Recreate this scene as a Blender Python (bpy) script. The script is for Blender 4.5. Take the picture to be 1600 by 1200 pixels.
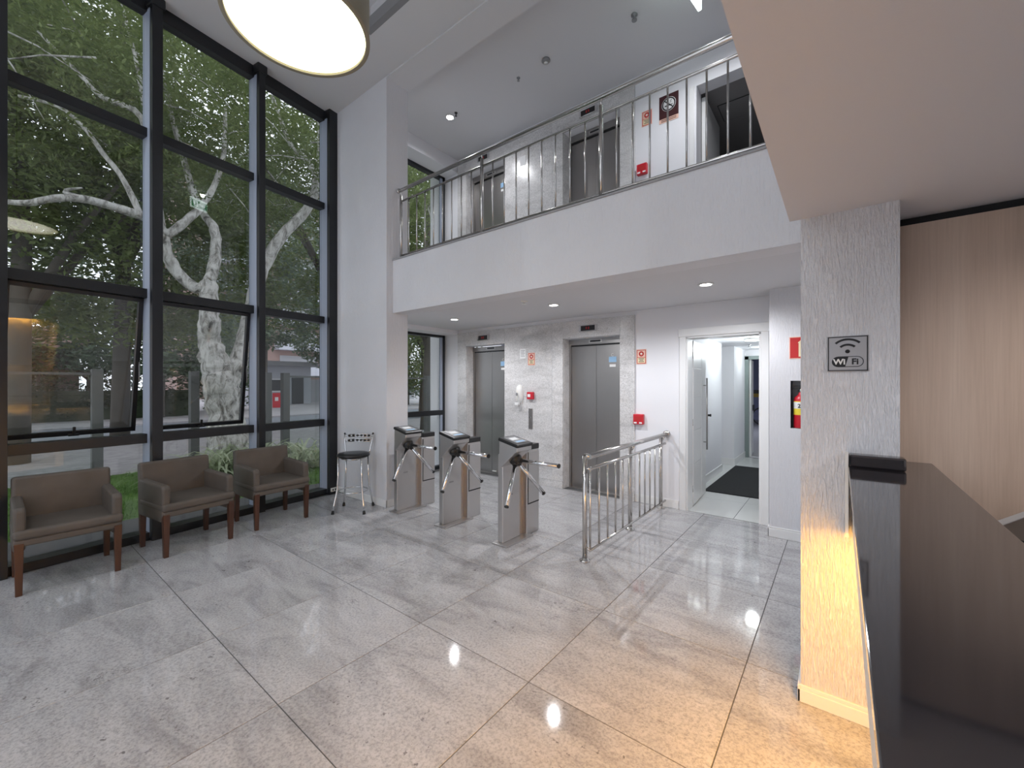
import bpy, math, random
from mathutils import Vector, Matrix
for o in list(bpy.data.objects): bpy.data.objects.remove(o)
S = bpy.context.scene
COL = S.collection
PI = math.pi
# ------------------------------------------------------------------ camera, sky, exposure
TH = math.radians(38.2)
cam_d = bpy.data.cameras.new('camera'); cam = bpy.data.objects.new('camera', cam_d); COL.objects.link(cam)
cam.location = (0, 0, 1.5); cam.rotation_euler = (PI/2, 0, TH)
cam_d.sensor_width = 36; cam_d.lens = 651/1600*36; cam_d.clip_start = 0.01; cam_d.clip_end = 300
S.camera = cam
W = bpy.data.worlds.new('World'); S.world = W; W.use_nodes = True
bgn = W.node_tree.nodes['Background']; bgn.inputs[0].default_value = (0.86, 0.91, 1.0, 1); bgn.inputs[1].default_value = 1.9
S.view_settings.view_transform = 'Standard'; S.view_settings.look = 'None'
S.view_settings.exposure = 0.3; S.view_settings.gamma = 1.0; S.view_settings.use_curve_mapping = False
# lamp strengths (the lamps themselves are made in their builders)
P_LOW, P_UP, P_SOF, P_CORR, P_PEND, P_STRIP = 50, 50, 22, 15, 4.6, 40
random.seed(7)

# ------------------------------------------------------------------ helpers
class MB:
    def __init__(s): s.v = []; s.f = []; s.sm = []
    def add(s, vs, fs, sm=False):
        b = len(s.v); s.v += [tuple(p) for p in vs]
        for q in fs: s.f.append(tuple(i+b for i in q)); s.sm.append(sm)
        return s
    def box(s, x0, x1, y0, y1, z0, z1, M=None):
        vs = [Vector(p) for p in ((x0,y0,z0),(x1,y0,z0),(x1,y1,z0),(x0,y1,z0),(x0,y0,z1),(x1,y0,z1),(x1,y1,z1),(x0,y1,z1))]
        if M is not None: vs = [M @ p for p in vs]
        return s.add(vs, [(0,3,2,1),(4,5,6,7),(0,1,5,4),(1,2,6,5),(2,3,7,6),(3,0,4,7)])
    def tube(s, pts, r, n=10, cap=True, closed=False):
        pts = [Vector(p) for p in pts]; m = len(pts)
        rs = r if isinstance(r, (list, tuple)) else [r]*m
        vs = []; up = None
        for i, p in enumerate(pts):
            if closed: t = pts[(i+1) % m]-pts[i-1]
            else: t = pts[min(i+1, m-1)]-pts[max(i-1, 0)]
            t.normalize()
            if up is None: up = t.orthogonal().normalized()
            up = (up-t*up.dot(t))
            up = up.normalized() if up.length > 1e-6 else t.orthogonal().normalized()
            w = t.cross(up)
            for k in range(n):
                a = 2*PI*k/n; vs.append(p+(up*math.cos(a)+w*math.sin(a))*rs[i])
        fs = []
        for i in range(m if closed else m-1):
            j = (i+1) % m
            for k in range(n):
                l = (k+1) % n; fs.append((i*n+k, i*n+l, j*n+l, j*n+k))
        s.add(vs, fs, True)
        if cap and not closed:
            b = len(s.v)-len(vs)
            s.f.append(tuple(b+k for k in reversed(range(n)))); s.sm.append(False)
            s.f.append(tuple(b+(m-1)*n+k for k in range(n))); s.sm.append(False)
        return s
    def lathe(s, prof, c=(0,0,0), n=32, M=None, sm=True):
        c = Vector(c); vs = []
        ring = len(prof) > 3 and prof[0][0] > 1e-6 and prof[-1][0] > 1e-6 and abs(prof[0][1]-prof[-1][1]) < 1e-6 or len(prof) == 4 and prof[0][0] == prof[-1][0] > 1e-6 and prof[1][0] == prof[2][0]
        if ring: prof = list(prof)+[prof[0]]
        for r, z in prof:
            for k in range(n):
                a = 2*PI*k/n; p = Vector((r*math.cos(a), r*math.sin(a), z))
                if M is not None: p = M @ p
                vs.append(p+c)
        fs = []
        for i in range(len(prof)-1):
            for k in range(n):
                l = (k+1) % n; fs.append((i*n+k, i*n+l, (i+1)*n+l, (i+1)*n+k))
        s.add(vs, fs, sm)
        if ring: return s
        b = len(s.v)-len(vs)
        if prof[0][0] > 1e-6: s.f.append(tuple(b+k for k in reversed(range(n)))); s.sm.append(False)
        if prof[-1][0] > 1e-6: s.f.append(tuple(b+(len(prof)-1)*n+k for k in range(n))); s.sm.append(False)
        return s
    def prism(s, poly, axis, a, b, M=None):
        n = len(poly); vs = []
        for t in (a, b):
            for p, q in poly:
                v = Vector({'x': (t,p,q), 'y': (p,t,q), 'z': (p,q,t)}[axis])
                vs.append(M @ v if M is not None else v)
        fs = [tuple(reversed(range(n))), tuple(range(n, 2*n))]
        for i in range(n):
            j = (i+1) % n; fs.append((i, j, n+j, n+i))
        return s.add(vs, fs)
    def build(s, name, mat, parent=None, bevel=0, seg=2, recalc=True):
        me = bpy.data.meshes.new(name); me.from_pydata(s.v, [], s.f)
        me.polygons.foreach_set('use_smooth', s.sm)
        if recalc and len(s.f) < 60000:
            import bmesh
            bm = bmesh.new(); bm.from_mesh(me); bmesh.ops.recalc_face_normals(bm, faces=bm.faces); bm.to_mesh(me); bm.free()
        me.update()
        me.materials.append(mat)
        o = bpy.data.objects.new(name, me); COL.objects.link(o)
        if parent: o.parent = parent
        if bevel:
            m = o.modifiers.new('bevel', 'BEVEL'); m.width = bevel; m.segments = seg; m.limit_method = 'ANGLE'; m.angle_limit = math.radians(40)
            m.harden_normals = False
        return o
def tag(o, label, cat, group=None):
    o['label'] = label; o['category'] = cat
    if group: o['group'] = group
    return o
def thing(name, label, cat, loc=(0,0,0), rz=0, group=None):
    o = bpy.data.objects.new(name, None); COL.objects.link(o); o.empty_display_size = .1
    o.location = loc; o.rotation_euler = (0,0,rz)
    return tag(o, label, cat, group)
def struct(o, label=None):
    o['kind'] = 'structure'
    if label: o['label'] = label
    return o
def sempty(name, label=None, loc=(0,0,0), rz=0):
    o = bpy.data.objects.new(name, None); COL.objects.link(o); o.location = loc; o.rotation_euler = (0,0,rz)
    return struct(o, label)
def stuff(o): o['kind'] = 'stuff'; return o
def dup(root, label, loc=None, rz=None):
    r = root.copy(); COL.objects.link(r)
    if loc is not None: r.location = loc
    if rz is not None: r.rotation_euler = (0,0,rz)
    r['label'] = label
    for ch in list(root.children):
        c = ch.copy(); COL.objects.link(c); c.parent = r
        if c.type == 'LIGHT': pass
        for g in list(ch.children):
            d = g.copy(); COL.objects.link(d); d.parent = c
    return r
def B(name, x0, x1, y0, y1, z0, z1, mat, parent=None, bevel=0):
    return MB().box(x0,x1,y0,y1,z0,z1).build(name, mat, parent, bevel)
def text_part(name, txt, size, mat, parent, M, weight=0, depth=.0006, align='CENTER'):
    cu = bpy.data.curves.new(name, 'FONT'); cu.body = txt; cu.size = size; cu.offset = weight; cu.extrude = depth
    cu.align_x = align; cu.align_y = 'CENTER'; cu.resolution_u = 4
    t = bpy.data.objects.new(name+'_tmp', cu); COL.objects.link(t)
    bpy.context.view_layer.update()
    me = bpy.data.meshes.new_from_object(t.evaluated_get(bpy.context.evaluated_depsgraph_get()))
    bpy.data.objects.remove(t)
    me.transform(M); me.materials.clear(); me.materials.append(mat)
    o = bpy.data.objects.new(name, me); COL.objects.link(o); o.parent = parent
    return o

# ------------------------------------------------------------------ materials
def mat(name, col, rough=.5, metal=0, spec=.5, emit=None, estr=0):
    m = bpy.data.materials.new(name); m.use_nodes = True
    b = m.node_tree.nodes['Principled BSDF']
    b.inputs['Base Color'].default_value = (*col, 1); b.inputs['Roughness'].default_value = rough
    b.inputs['Metallic'].default_value = metal; b.inputs['Specular IOR Level'].default_value = spec
    if emit: b.inputs['Emission Color'].default_value = (*emit, 1); b.inputs['Emission Strength'].default_value = estr
    return m
def N(m, t, **kw):
    n = m.node_tree.nodes.new(t)
    for k, v in kw.items():
        if hasattr(n, k): setattr(n, k, v)
        else: n.inputs[k.replace('_', ' ')].default_value = v
    return n
def L(m, a, b): m.node_tree.links.new(a, b)
def bs(m): return m.node_tree.nodes['Principled BSDF']
def coords(m, scale=(1,1,1), kind='world', rot=(0,0,0)):
    if kind == 'world': s = N(m, 'ShaderNodeNewGeometry').outputs['Position']
    else: s = N(m, 'ShaderNodeTexCoord').outputs['Object']
    mp = N(m, 'ShaderNodeMapping'); mp.inputs['Scale'].default_value = scale; mp.inputs['Rotation'].default_value = rot
    L(m, s, mp.inputs['Vector']); return mp.outputs['Vector']
def noise(m, vec, scale=5, detail=4, rough=.5, dist=0):
    n = N(m, 'ShaderNodeTexNoise'); n.inputs['Scale'].default_value = scale; n.inputs['Detail'].default_value = detail
    n.inputs['Roughness'].default_value = rough; n.inputs['Distortion'].default_value = dist
    L(m, vec, n.inputs['Vector']); return n
def ramp(m, fac, stops):
    r = N(m, 'ShaderNodeValToRGB'); e = r.color_ramp.elements
    while len(e) < len(stops): e.new(.5)
    for i, (p, c) in enumerate(stops): e[i].position = p; e[i].color = (*c, 1) if len(c) == 3 else c
    L(m, fac, r.inputs[0]); return r.outputs[0]
def bump(m, fac, strength=.3, dist=.005, prev=None):
    b = N(m, 'ShaderNodeBump'); b.inputs['Strength'].default_value = strength; b.inputs['Distance'].default_value = dist
    L(m, fac, b.inputs['Height'])
    L(m, b.outputs[0], bs(m).inputs['Normal']); return b
def mixc(m, fac, a, b, mode='MIX'):
    x = N(m, 'ShaderNodeMix', data_type='RGBA', blend_type=mode)
    for sock, v in ((x.inputs[0], fac), (x.inputs[6], a), (x.inputs[7], b)):
        if isinstance(v, (int, float)): sock.default_value = v
        elif isinstance(v, tuple): sock.default_value = (*v, 1)
        else: L(m, v, sock)
    return x.outputs[2]
M = {}
def plaster(name, col, k=1.0):                       # combed textured plaster, vertical strokes
    m = mat(name, col, .75, spec=.3)
    v = coords(m, (1,1,.13)); n1 = noise(m, v, 110, 3, .6, .25)
    h = ramp(m, n1.outputs[0], [(.36, (0,0,0)), (.60, (1,1,1))])
    bump(m, h, min(1, .5*k), .0035*k)
    big = noise(m, coords(m), 1.3, 3)
    L(m, ramp(m, big.outputs[0], [(.3, tuple(c*.93 for c in col)), (.7, col)]), bs(m).inputs['Base Color'])
    return m
M['plaster'] = plaster('textured_plaster', (.74,.74,.77))
M['plaster_rough'] = plaster('coarse_plaster', (.77,.78,.82), 1.7)
def paint(name, col, r=.6, amp=.05):
    m = mat(name, col, r, spec=.3); n = noise(m, coords(m), 220, 2); bump(m, n.outputs[0], amp, .002); return m
M['white'] = paint('white_paint', (.80,.80,.83), .5)
M['ceil'] = paint('ceiling_paint', (.66,.66,.68), .8)
M['soffit'] = paint('soffit_paint', (.67,.665,.70), .85, .15)
M['trimw'] = mat('white_gloss_trim', (.80,.80,.80), .3)
M['dark'] = mat('shadow_gap_black', (.02,.02,.022), .8)  # black stands in for shade in the gap above the oak panels
M['frame'] = mat('black_aluminium', (.012,.013,.016), .32, spec=.5)
M['frame_side'] = mat('sky_lit_frame', (.32,.36,.45), .4, spec=.5)  # bluish light tone paints sky light onto the sides of the frame
M['grout'] = mat('tile_grout', (.10,.10,.10), .8)
# polished granite floor
def granite(name, base, dark, light, rough, vrot, streak=.6):
    m = mat(name, base, rough)
    oi = N(m, 'ShaderNodeObjectInfo'); geo = N(m, 'ShaderNodeNewGeometry')
    va = N(m, 'ShaderNodeVectorMath', operation='MULTIPLY_ADD')
    cx = N(m, 'ShaderNodeCombineXYZ'); 
    ml = N(m, 'ShaderNodeMath', operation='MULTIPLY'); L(m, oi.outputs['Random'], ml.inputs[0]); ml.inputs[1].default_value = 30
    L(m, ml.outputs[0], cx.inputs[0]); L(m, ml.outputs[0], cx.inputs[1]); L(m, ml.outputs[0], cx.inputs[2])
    L(m, geo.outputs['Position'], va.inputs[0]); va.inputs[1].default_value = (1,1,1); L(m, cx.outputs[0], va.inputs[2])
    mp = N(m, 'ShaderNodeMapping'); mp.inputs['Rotation'].default_value = vrot; mp.inputs['Scale'].default_value = (1, 3.2, 3.2)
    L(m, va.outputs[0], mp.inputs['Vector'])
    cloud = noise(m, mp.outputs[0], 1.6, 8, .62, .7)
    c1 = ramp(m, cloud.outputs[0], [(.28, dark), (.47, base), (.70, light)])
    fine = noise(m, va.outputs[0], 75, 5, .75)
    c2 = mixc(m, .75, c1, ramp(m, fine.outputs[0], [(.34, (.55,.55,.55)), (.56, (1.08,1.08,1.08))]), 'MULTIPLY')
    # dark veins with broken edges
    vn = noise(m, mp.outputs[0], 1.1, 9, .75, 1.2)
    vv = N(m, 'ShaderNodeMath', operation='SUBTRACT'); L(m, vn.outputs[0], vv.inputs[0]); vv.inputs[1].default_value = .5
    ab = N(m, 'ShaderNodeMath', operation='ABSOLUTE'); L(m, vv.outputs[0], ab.inputs[0])
    gate = noise(m, va.outputs[0], 2.3, 5, .7)
    vein = ramp(m, ab.outputs[0], [(.0, (1,1,1)), (.012, (0,0,0))])
    g2 = ramp(m, gate.outputs[0], [(.60, (0,0,0)), (.68, (1,1,1))])
    mm = mixc(m, 1.0, vein, g2, 'MULTIPLY')
    k = N(m, 'ShaderNodeMath', operation='MULTIPLY'); L(m, mm, k.inputs[0]); k.inputs[1].default_value = streak
    c3 = mixc(m, k.outputs[0], c2, (.05,.045,.045))
    # specks
    sp = noise(m, va.outputs[0], 26, 3, .6); sp2 = noise(m, va.outputs[0], 1.7, 2)
    s1 = ramp(m, sp.outputs[0], [(.655, (0,0,0)), (.68, (1,1,1))]); s2 = ramp(m, sp2.outputs[0], [(.50, (0,0,0)), (.62, (1,1,1))])
    sm_ = mixc(m, 1.0, s1, s2, 'MULTIPLY')
    k2 = N(m, 'ShaderNodeMath', operation='MULTIPLY'); L(m, sm_, k2.inputs[0]); k2.inputs[1].default_value = streak*.8
    c4 = mixc(m, k2.outputs[0], c3, (.07,.06,.06))
    L(m, c4, bs(m).inputs['Base Color'])
    rr = ramp(m, cloud.outputs[0], [(.3, (rough*1.5,)*3), (.7, (rough,)*3)]); L(m, rr, bs(m).inputs['Roughness'])
    return m
M['floor'] = granite('polished_granite_floor', (.45,.445,.455), (.31,.305,.315), (.54,.535,.545), .04, (0,0,math.radians(-22)), .8)
M['marble'] = granite('grey_granite_wall', (.62,.61,.61), (.46,.45,.45), (.72,.71,.71), .16, (0,math.radians(55),0), .35)
M['tilew'] = mat('white_floor_tile', (.66,.67,.66), .18)
# metals
def brushed(name, col, rough, sc=(1,1,.02)):
    m = mat(name, col, rough, 1.0)
    n = noise(m, coords(m, sc), 420, 3)
    L(m, ramp(m, n.outputs[0], [(.3, (rough*.92,)*3), (.7, (rough*1.1,)*3)]), bs(m).inputs['Roughness'])
    L(m, ramp(m, n.outputs[0], [(.3, tuple(c*.96 for c in col)), (.7, col)]), bs(m).inputs['Base Color'])
    return m
M['steel'] = brushed('brushed_steel', (.58,.56,.55), .38)
M['doorsteel'] = brushed('elevator_door_steel', (.36,.345,.335), .34)
M['rail'] = brushed('polished_steel_tube', (.62,.60,.58), .2, (1,1,1))
M['chrome'] = mat('chrome', (.75,.75,.76), .08, 1)
M['blackp'] = mat('black_plastic', (.012,.012,.013), .35)
M['blackr'] = mat('black_rubber', (.015,.015,.015), .7)
M['greyp'] = mat('grey_plastic', (.25,.25,.26), .4)
M['whitep'] = mat('white_plastic', (.78,.78,.76), .35)
M['paper'] = mat('white_paper', (.8,.8,.8), .8)
M['red'] = mat('red_plastic', (.55,.015,.03), .35)
M['redsign'] = mat('red_print', (.50,.02,.02), .5)
M['cream'] = mat('luminescent_cream', (.80,.68,.45), .5)
M['pink'] = mat('pale_salmon_board', (.80,.52,.42), .5)
M['printdark'] = mat('dark_print', (.04,.02,.02), .5)
M['brownsign'] = mat('maroon_board', (.05,.01,.012), .4)
M['signgrey'] = mat('silver_sign_board', (.40,.40,.42), .35, .3)
M['blk'] = mat('black_print', (.006,.006,.008), .5)
M['bluest'] = mat('blue_sticker', (.30,.50,.72), .4)
M['yellow'] = mat('yellow_label', (.80,.62,.05), .5)
M['green'] = mat('green_exit_print', (.02,.35,.17), .4, emit=(.02,.45,.22), estr=1.5)
M['signwhite'] = mat('lit_sign_white', (.85,.9,.88), .4, emit=(.85,1,.95), estr=3.5)
M['sash_rubber'] = M['blackr']
# fabric
def fabric():
    m = mat('taupe_leatherette', (.11,.092,.078), .55, spec=.4)
    v = coords(m, kind='object'); n = noise(m, v, 380, 2); n2 = noise(m, v, 6, 3)
    bump(m, n.outputs[0], .25, .002)
    L(m, ramp(m, n2.outputs[0], [(.3, (.098,.083,.070)), (.7, (.125,.104,.088))]), bs(m).inputs['Base Color'])
    return m
M['fabric'] = fabric()
def wood(name, a, b, c, rough=.4, sc=(14,14,.55), kind='world'):
    m = mat(name, b, rough); v = coords(m, sc, kind)
    n = noise(m, v, 1.0, 6, .6, .6); n2 = noise(m, coords(m, (90,90,2.2), kind), 1.4, 4, .6)
    c1 = ramp(m, n.outputs[0], [(.28, a), (.5, b), (.74, c)])
    c2 = mixc(m, .5, c1, ramp(m, n2.outputs[0], [(.3, (.80,.78,.76)), (.62, (1,1,1))]), 'MULTIPLY')
    L(m, c2, bs(m).inputs['Base Color']); bump(m, n2.outputs[0], .08, .001); return m
M['oak'] = wood('oak_veneer', (.47,.355,.28), (.57,.445,.36), (.65,.53,.44), .42, (4,4,.25))
M['legwood'] = wood('stained_wood_leg', (.04,.016,.010), (.068,.026,.014), (.10,.04,.022), .35, kind='object')
def bgranite():
    m = mat('black_granite', (.02,.018,.021), .06, spec=1.0)
    bs(m).inputs['IOR'].default_value = 2.0; bs(m).inputs['Specular IOR Level'].default_value = .5
    n = noise(m, coords(m), 420, 2, .6)
    L(m, ramp(m, n.outputs[0], [(.55, (.020,.018,.021)), (.72, (.042,.04,.046))]), bs(m).inputs['Base Color']); return m
M['bgranite'] = bgranite()
M['matm'] = (lambda m: (bump(m, noise(m, coords(m), 300, 2).outputs[0], .8, .005), m)[1])(mat('black_door_mat', (.012,.013,.014), .95))
# glass: transparent sheet with real fresnel reflections
def glass(name, tint, k=1.0, ior=1.5):
    m = bpy.data.materials.new(name); m.use_nodes = True; nt = m.node_tree; nt.nodes.remove(nt.nodes['Principled BSDF'])
    out = nt.nodes['Material Output']; t = nt.nodes.new('ShaderNodeBsdfTransparent'); t.inputs[0].default_value = (*tint, 1)
    g = nt.nodes.new('ShaderNodeBsdfGlossy'); g.inputs['Roughness'].default_value = .0
    f = nt.nodes.new('ShaderNodeLayerWeight'); f.inputs['Blend'].default_value = .5
    pw = nt.nodes.new('ShaderNodeMath'); pw.operation = 'POWER'; pw.inputs[1].default_value = 5; nt.links.new(f.outputs['Facing'], pw.inputs[0])
    mu = nt.nodes.new('ShaderNodeMath'); mu.operation = 'MULTIPLY_ADD'; mu.inputs[1].default_value = .9*k; mu.inputs[2].default_value = .045*k; mu.use_clamp = True   # Schlick
    mx = nt.nodes.new('ShaderNodeMixShader'); nt.links.new(pw.outputs[0], mu.inputs[0]); nt.links.new(mu.outputs[0], mx.inputs[0])
    nt.links.new(t.outputs[0], mx.inputs[1]); nt.links.new(g.outputs[0], mx.inputs[2]); nt.links.new(mx.outputs[0], out.inputs[0])
    return m
M['glass'] = glass('window_glass', (.94,.945,.95))
M['fglass'] = glass('fence_glass', (.93,.96,.95), .6)
# emitters
def emitter(name, col, st):
    m = mat(name, (.9,.9,.9), .5, emit=col, estr=st); return m
M['lampwhite'] = emitter('lamp_lens', (1,.98,.95), 30)
M['pendlens'] = emitter('pendant_diffuser', (1.0,.97,.80), P_PEND)
def _lens():
    m = M['pendlens']; tc = N(m, 'ShaderNodeTexCoord'); mp = N(m, 'ShaderNodeMapping'); mp.inputs['Scale'].default_value = (1,1,0); L(m, tc.outputs['Object'], mp.inputs['Vector'])
    ln = N(m, 'ShaderNodeVectorMath', operation='LENGTH'); L(m, mp.outputs[0], ln.inputs[0])
    L(m, ramp(m, ln.outputs['Value'], [(.0, (1,.98,.88)), (.24, (1,.97,.78)), (.37, (.30,.29,.15))]), bs(m).inputs['Emission Color'])
_lens()                                              # the lamp behind the diffuser is a hot spot
M['pendshade'] = mat('pendant_shade_fabric', (.30,.27,.20), .8)
M['ledwarm'] = mat('led_profile', (.8,.8,.78), .5)
M['corrlens'] = emitter('panel_lens', (.95,1,1), 7)
# outdoors
def leafmat(name, a, b, c, rough=.6):
    m = mat(name, b, rough, spec=.3); n = noise(m, coords(m), 1.1, 4, .7); n2 = noise(m, coords(m), 9, 2)
    c1 = ramp(m, n.outputs[0], [(.30, a), (.5, b), (.72, c)])
    L(m, mixc(m, .5, c1, ramp(m, n2.outputs[0], [(.3, (.5,.5,.5)), (.7, (1,1,1))]), 'MULTIPLY'), bs(m).inputs['Base Color'])
    nt = m.node_tree; tl = nt.nodes.new('ShaderNodeBsdfTranslucent'); mx = nt.nodes.new('ShaderNodeMixShader'); mx.inputs[0].default_value = .38
    cc = bs(m).inputs['Base Color'].links[0].from_socket; L(m, cc, tl.inputs[0])
    L(m, bs(m).outputs[0], mx.inputs[1]); L(m, tl.outputs[0], mx.inputs[2]); L(m, mx.outputs[0], nt.nodes['Material Output'].inputs[0])
    return m
M['leaf'] = leafmat('tree_leaf', (.10,.135,.05), (.18,.235,.08), (.31,.38,.15))
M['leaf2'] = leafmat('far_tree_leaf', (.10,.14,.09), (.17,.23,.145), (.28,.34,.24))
M['hedge'] = leafmat('hedge_leaf', (.03,.045,.025), (.055,.08,.04), (.10,.12,.07))
M['grass'] = leafmat('lawn_grass', (.10,.19,.045), (.16,.29,.075), (.24,.38,.12))
def bark():
    m = mat('pale_mottled_bark', (.42,.41,.37), .85)
    n = noise(m, coords(m, (1,1,.45)), 9, 6, .7, .6); n2 = noise(m, coords(m, (1,1,.25)), 40, 4, .7)
    c = ramp(m, n.outputs[0], [(.36, (.10,.095,.085)), (.45, (.33,.32,.29)), (.58, (.60,.59,.56))])
    L(m, c, bs(m).inputs['Base Color']); bump(m, n2.outputs[0], .8, .02); return m
M['bark'] = bark()
M['bark2'] = mat('dark_bark', (.09,.08,.065), .9)
M['asphalt'] = (lambda m: (L(m, ramp(m, noise(m, coords(m), 30, 4).outputs[0], [(.3, (.16,.17,.19)), (.7, (.24,.25,.28))]), bs(m).inputs['Base Color']), m)[1])(mat('asphalt', (.2,.2,.22), .8))
M['paving'] = (lambda m: (L(m, ramp(m, noise(m, coords(m), 6, 5).outputs[0], [(.3, (.33,.31,.32)), (.7, (.46,.43,.44))]), bs(m).inputs['Base Color']), m)[1])(mat('concrete_paving', (.4,.38,.39), .85))
M['house'] = paint('mauve_house_render', (.36,.29,.28), .9)
M['house2'] = paint('grey_house_render', (.45,.46,.50), .9)
M['brickish'] = mat('terracotta_facade', (.30,.20,.17), .8)
M['roof'] = mat('roof_tiles', (.22,.12,.10), .8)
M['conc'] = paint('grey_concrete', (.35,.35,.36), .9)
M['postm'] = mat('grey_powder_coat', (.11,.115,.11), .5)
M['stripe'] = leafmat('variegated_leaf', (.16,.24,.10), (.48,.54,.36), (.80,.82,.66))
M['garblue'] = mat('garage_wall', (.30,.32,.50), .8)
M['garyel'] = mat('garage_yellow_band', (.65,.45,.10), .7)

# ------------------------------------------------------------------ the building shell
WX, WY = -5.03, .12                                         # reference point of the glazed wall (inner mullion faces)
WA = math.atan2(.42, 2.90)                                  # its heading, turned from +Y toward -X
YB = 5.15                                                   # elevator wall face
ZL, ZM, ZU, ZC = 2.44, 2.96, 5.42, 5.235                    # lower ceiling, gallery floor, gallery ceiling, hall ceiling
# floor: slab and single tiles
fl = struct(B('floor', -6.2, 3.2, -2.7, 9.75, -.14, -.0035, M['grout']), 'large grey polished granite floor tiles')
gx0, gy0, tx, ty, jg = -.395, .855, .8367, .8455, .0022
me_full = None
def clip_tile(ix, iy):
    x0, x1 = gx0+ix*tx+jg, gx0+(ix+1)*tx-jg; y0, y1 = gy0+iy*ty+jg, gy0+(iy+1)*ty-jg
    return x0, x1, max(y0, -2.48), min(y1, YB+.0)
for ix in range(-6, 4):
    for iy in range(-4, 6):
        x0, x1, y0, y1 = clip_tile(ix, iy)
        x0 = max(x0, -5.62); x1 = min(x1, 2.99)
        if x1-x0 < .02 or y1-y0 < .02: continue
        cx, cy = (x0+x1)/2, (y0+y1)/2; w, h = x1-x0, y1-y0
        full = abs(w-(tx-2*jg)) < 1e-4 and abs(h-(ty-2*jg)) < 1e-4
        if full and me_full:
            o = bpy.data.objects.new('tile', me_full); COL.objects.link(o); o.parent = fl
        else:
            b = .0012; mb = MB()
            vs = [(-w/2,-h/2,-.0035),(w/2,-h/2,-.0035),(w/2,h/2,-.0035),(-w/2,h/2,-.0035),
                  (-w/2,-h/2,-b),(w/2,-h/2,-b),(w/2,h/2,-b),(-w/2,h/2,-b),
                  (-w/2+b,-h/2+b,0),(w/2-b,-h/2+b,0),(w/2-b,h/2-b,0),(-w/2+b,h/2-b,0)]
            fs = [(0,3,2,1),(8,9,10,11)]
            for k in range(4):
                l = (k+1) % 4; fs += [(k,l,4+l,4+k),(4+k,4+l,8+l,8+k)]
            o = mb.add(vs, fs).build('tile', M['floor'], fl)
            if full: me_full = o.data
        o.location = (cx, cy, 0)
# corridor floor tiles (white)
for i in range(6):
    for j in range(2):
        y0 = YB+.02+i*.75; x0 = -1.85+j*.92
        B('corridor_tile', x0, x0+.915, y0, y0+.745, -.0035, 0, M['tilew'], fl)

# rear (elevator) wall, both storeys, with openings
EL = [(-5.05, -4.195), (-3.118, -2.255)]
wbs = []
for z0, zt, zc in ((0, 2.145, ZM), (ZM, 5.10, 6.0)):
    mb = MB()
    xs = [-6.0, EL[0][0], EL[0][1], EL[1][0], EL[1][1]]
    right = -1.431 if z0 == 0 else -1.337
    for a, b in ((-6.0, EL[0][0]), (EL[0][1], EL[1][0]), (EL[1][1], right)): mb.box(a, b, YB+.012, YB+.20, z0, zt)
    mb.box(-6.0, EL[1][1], YB+.012, YB+.20, zt, zc)
    dt = 2.06 if z0 == 0 else 4.985
    r2 = -.663 if z0 == 0 else -.42
    mb.box(EL[1][1], 3.2, YB+.012, YB+.20, max(zt, dt), zc)
    mb.box(right, r2, YB+.012, YB+.20, dt, max(zt, dt)+.001)
    mb.box(r2, 3.2, YB+.012, YB+.20, z0, max(zt, dt)+.001)
    wbs.append(struct(mb.build('wall_back' if z0 == 0 else 'wall_back_gallery', M['white']), 'white painted wall around the '+('ground floor' if z0 == 0 else 'gallery')+' elevators'))
# granite cladding: single slabs, base course, reveals
XL, XR = -5.255, -2.056
for z0, zt, ztop, up in ((0, 2.145, 2.385, 0), (ZM, 5.10, 5.37, 1)):
    wall_back = wbs[up]
    slabs = [(XL, EL[0][0], z0+.10, ztop), (EL[0][0], EL[0][1], zt, ztop), (EL[0][1], -3.30, z0+.10, ztop),
             (-3.30, EL[1][0], z0+.10, ztop), (EL[1][0], EL[1][1], zt, ztop), (EL[1][1], XR, z0+.10, ztop)]
    for a, b, c, d in slabs: B('granite_slab', a+.001, b-.001, YB-.012, YB+.012, c+.001, d, M['marble'], wall_back)
    for a, b in ((XL, EL[0][0]), (EL[0][1], EL[1][0]), (EL[1][1], XR)):
        B('granite_base_course', a+.001, b-.001, YB-.022, YB+.012, z0, z0+.099, M['marble'], wall_back)
    for a, b in EL:
        B('granite_reveal', a-.012, a+.004, YB+.012, YB+.185, z0, zt, M['marble'], wall_back)
        B('granite_reveal', b-.004, b+.012, YB+.012, YB+.185, z0, zt, M['marble'], wall_back)
# white jamb left of the cladding is part of wall_back; drop lintels over the side windows
struct(B('trim_1', -5.70, -5.27, 3.344, YB+.01, 2.365, ZL+.01, M['white']), 'white lintel over the lower side window')
struct(B('trim_2', -5.70, -5.27, 3.344, YB+.01, 5.20, ZU+.01, M['white']), 'white lintel over the gallery side window')
# textured pier with the stool in front of it
pier = struct(B('wall_pier', -5.62, -4.32, 3.03, 3.344, 0, ZC+.02, M['plaster']), 'tall white textured wall pier beside the glazing')
# gallery slab, its plastered front, kerb
mezz = struct(B('gallery_slab', -5.55, 3.0, 3.30, YB+.012, ZL, ZM, M['ceil']), 'gallery floor slab over the elevator lobby')
mf = B('fascia', -4.319, 3.0, 3.12, 3.33, 2.372, 3.015, M['plaster'], mezz)
B('edge_cap', -4.319, 3.0, 3.108, 3.345, 3.015, 3.03, M['conc'], mezz)
B('ceiling_slab_soffit', -5.65, .55, 3.331, YB-.013, ZL-.006, ZL, M['ceil'], mezz)
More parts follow.
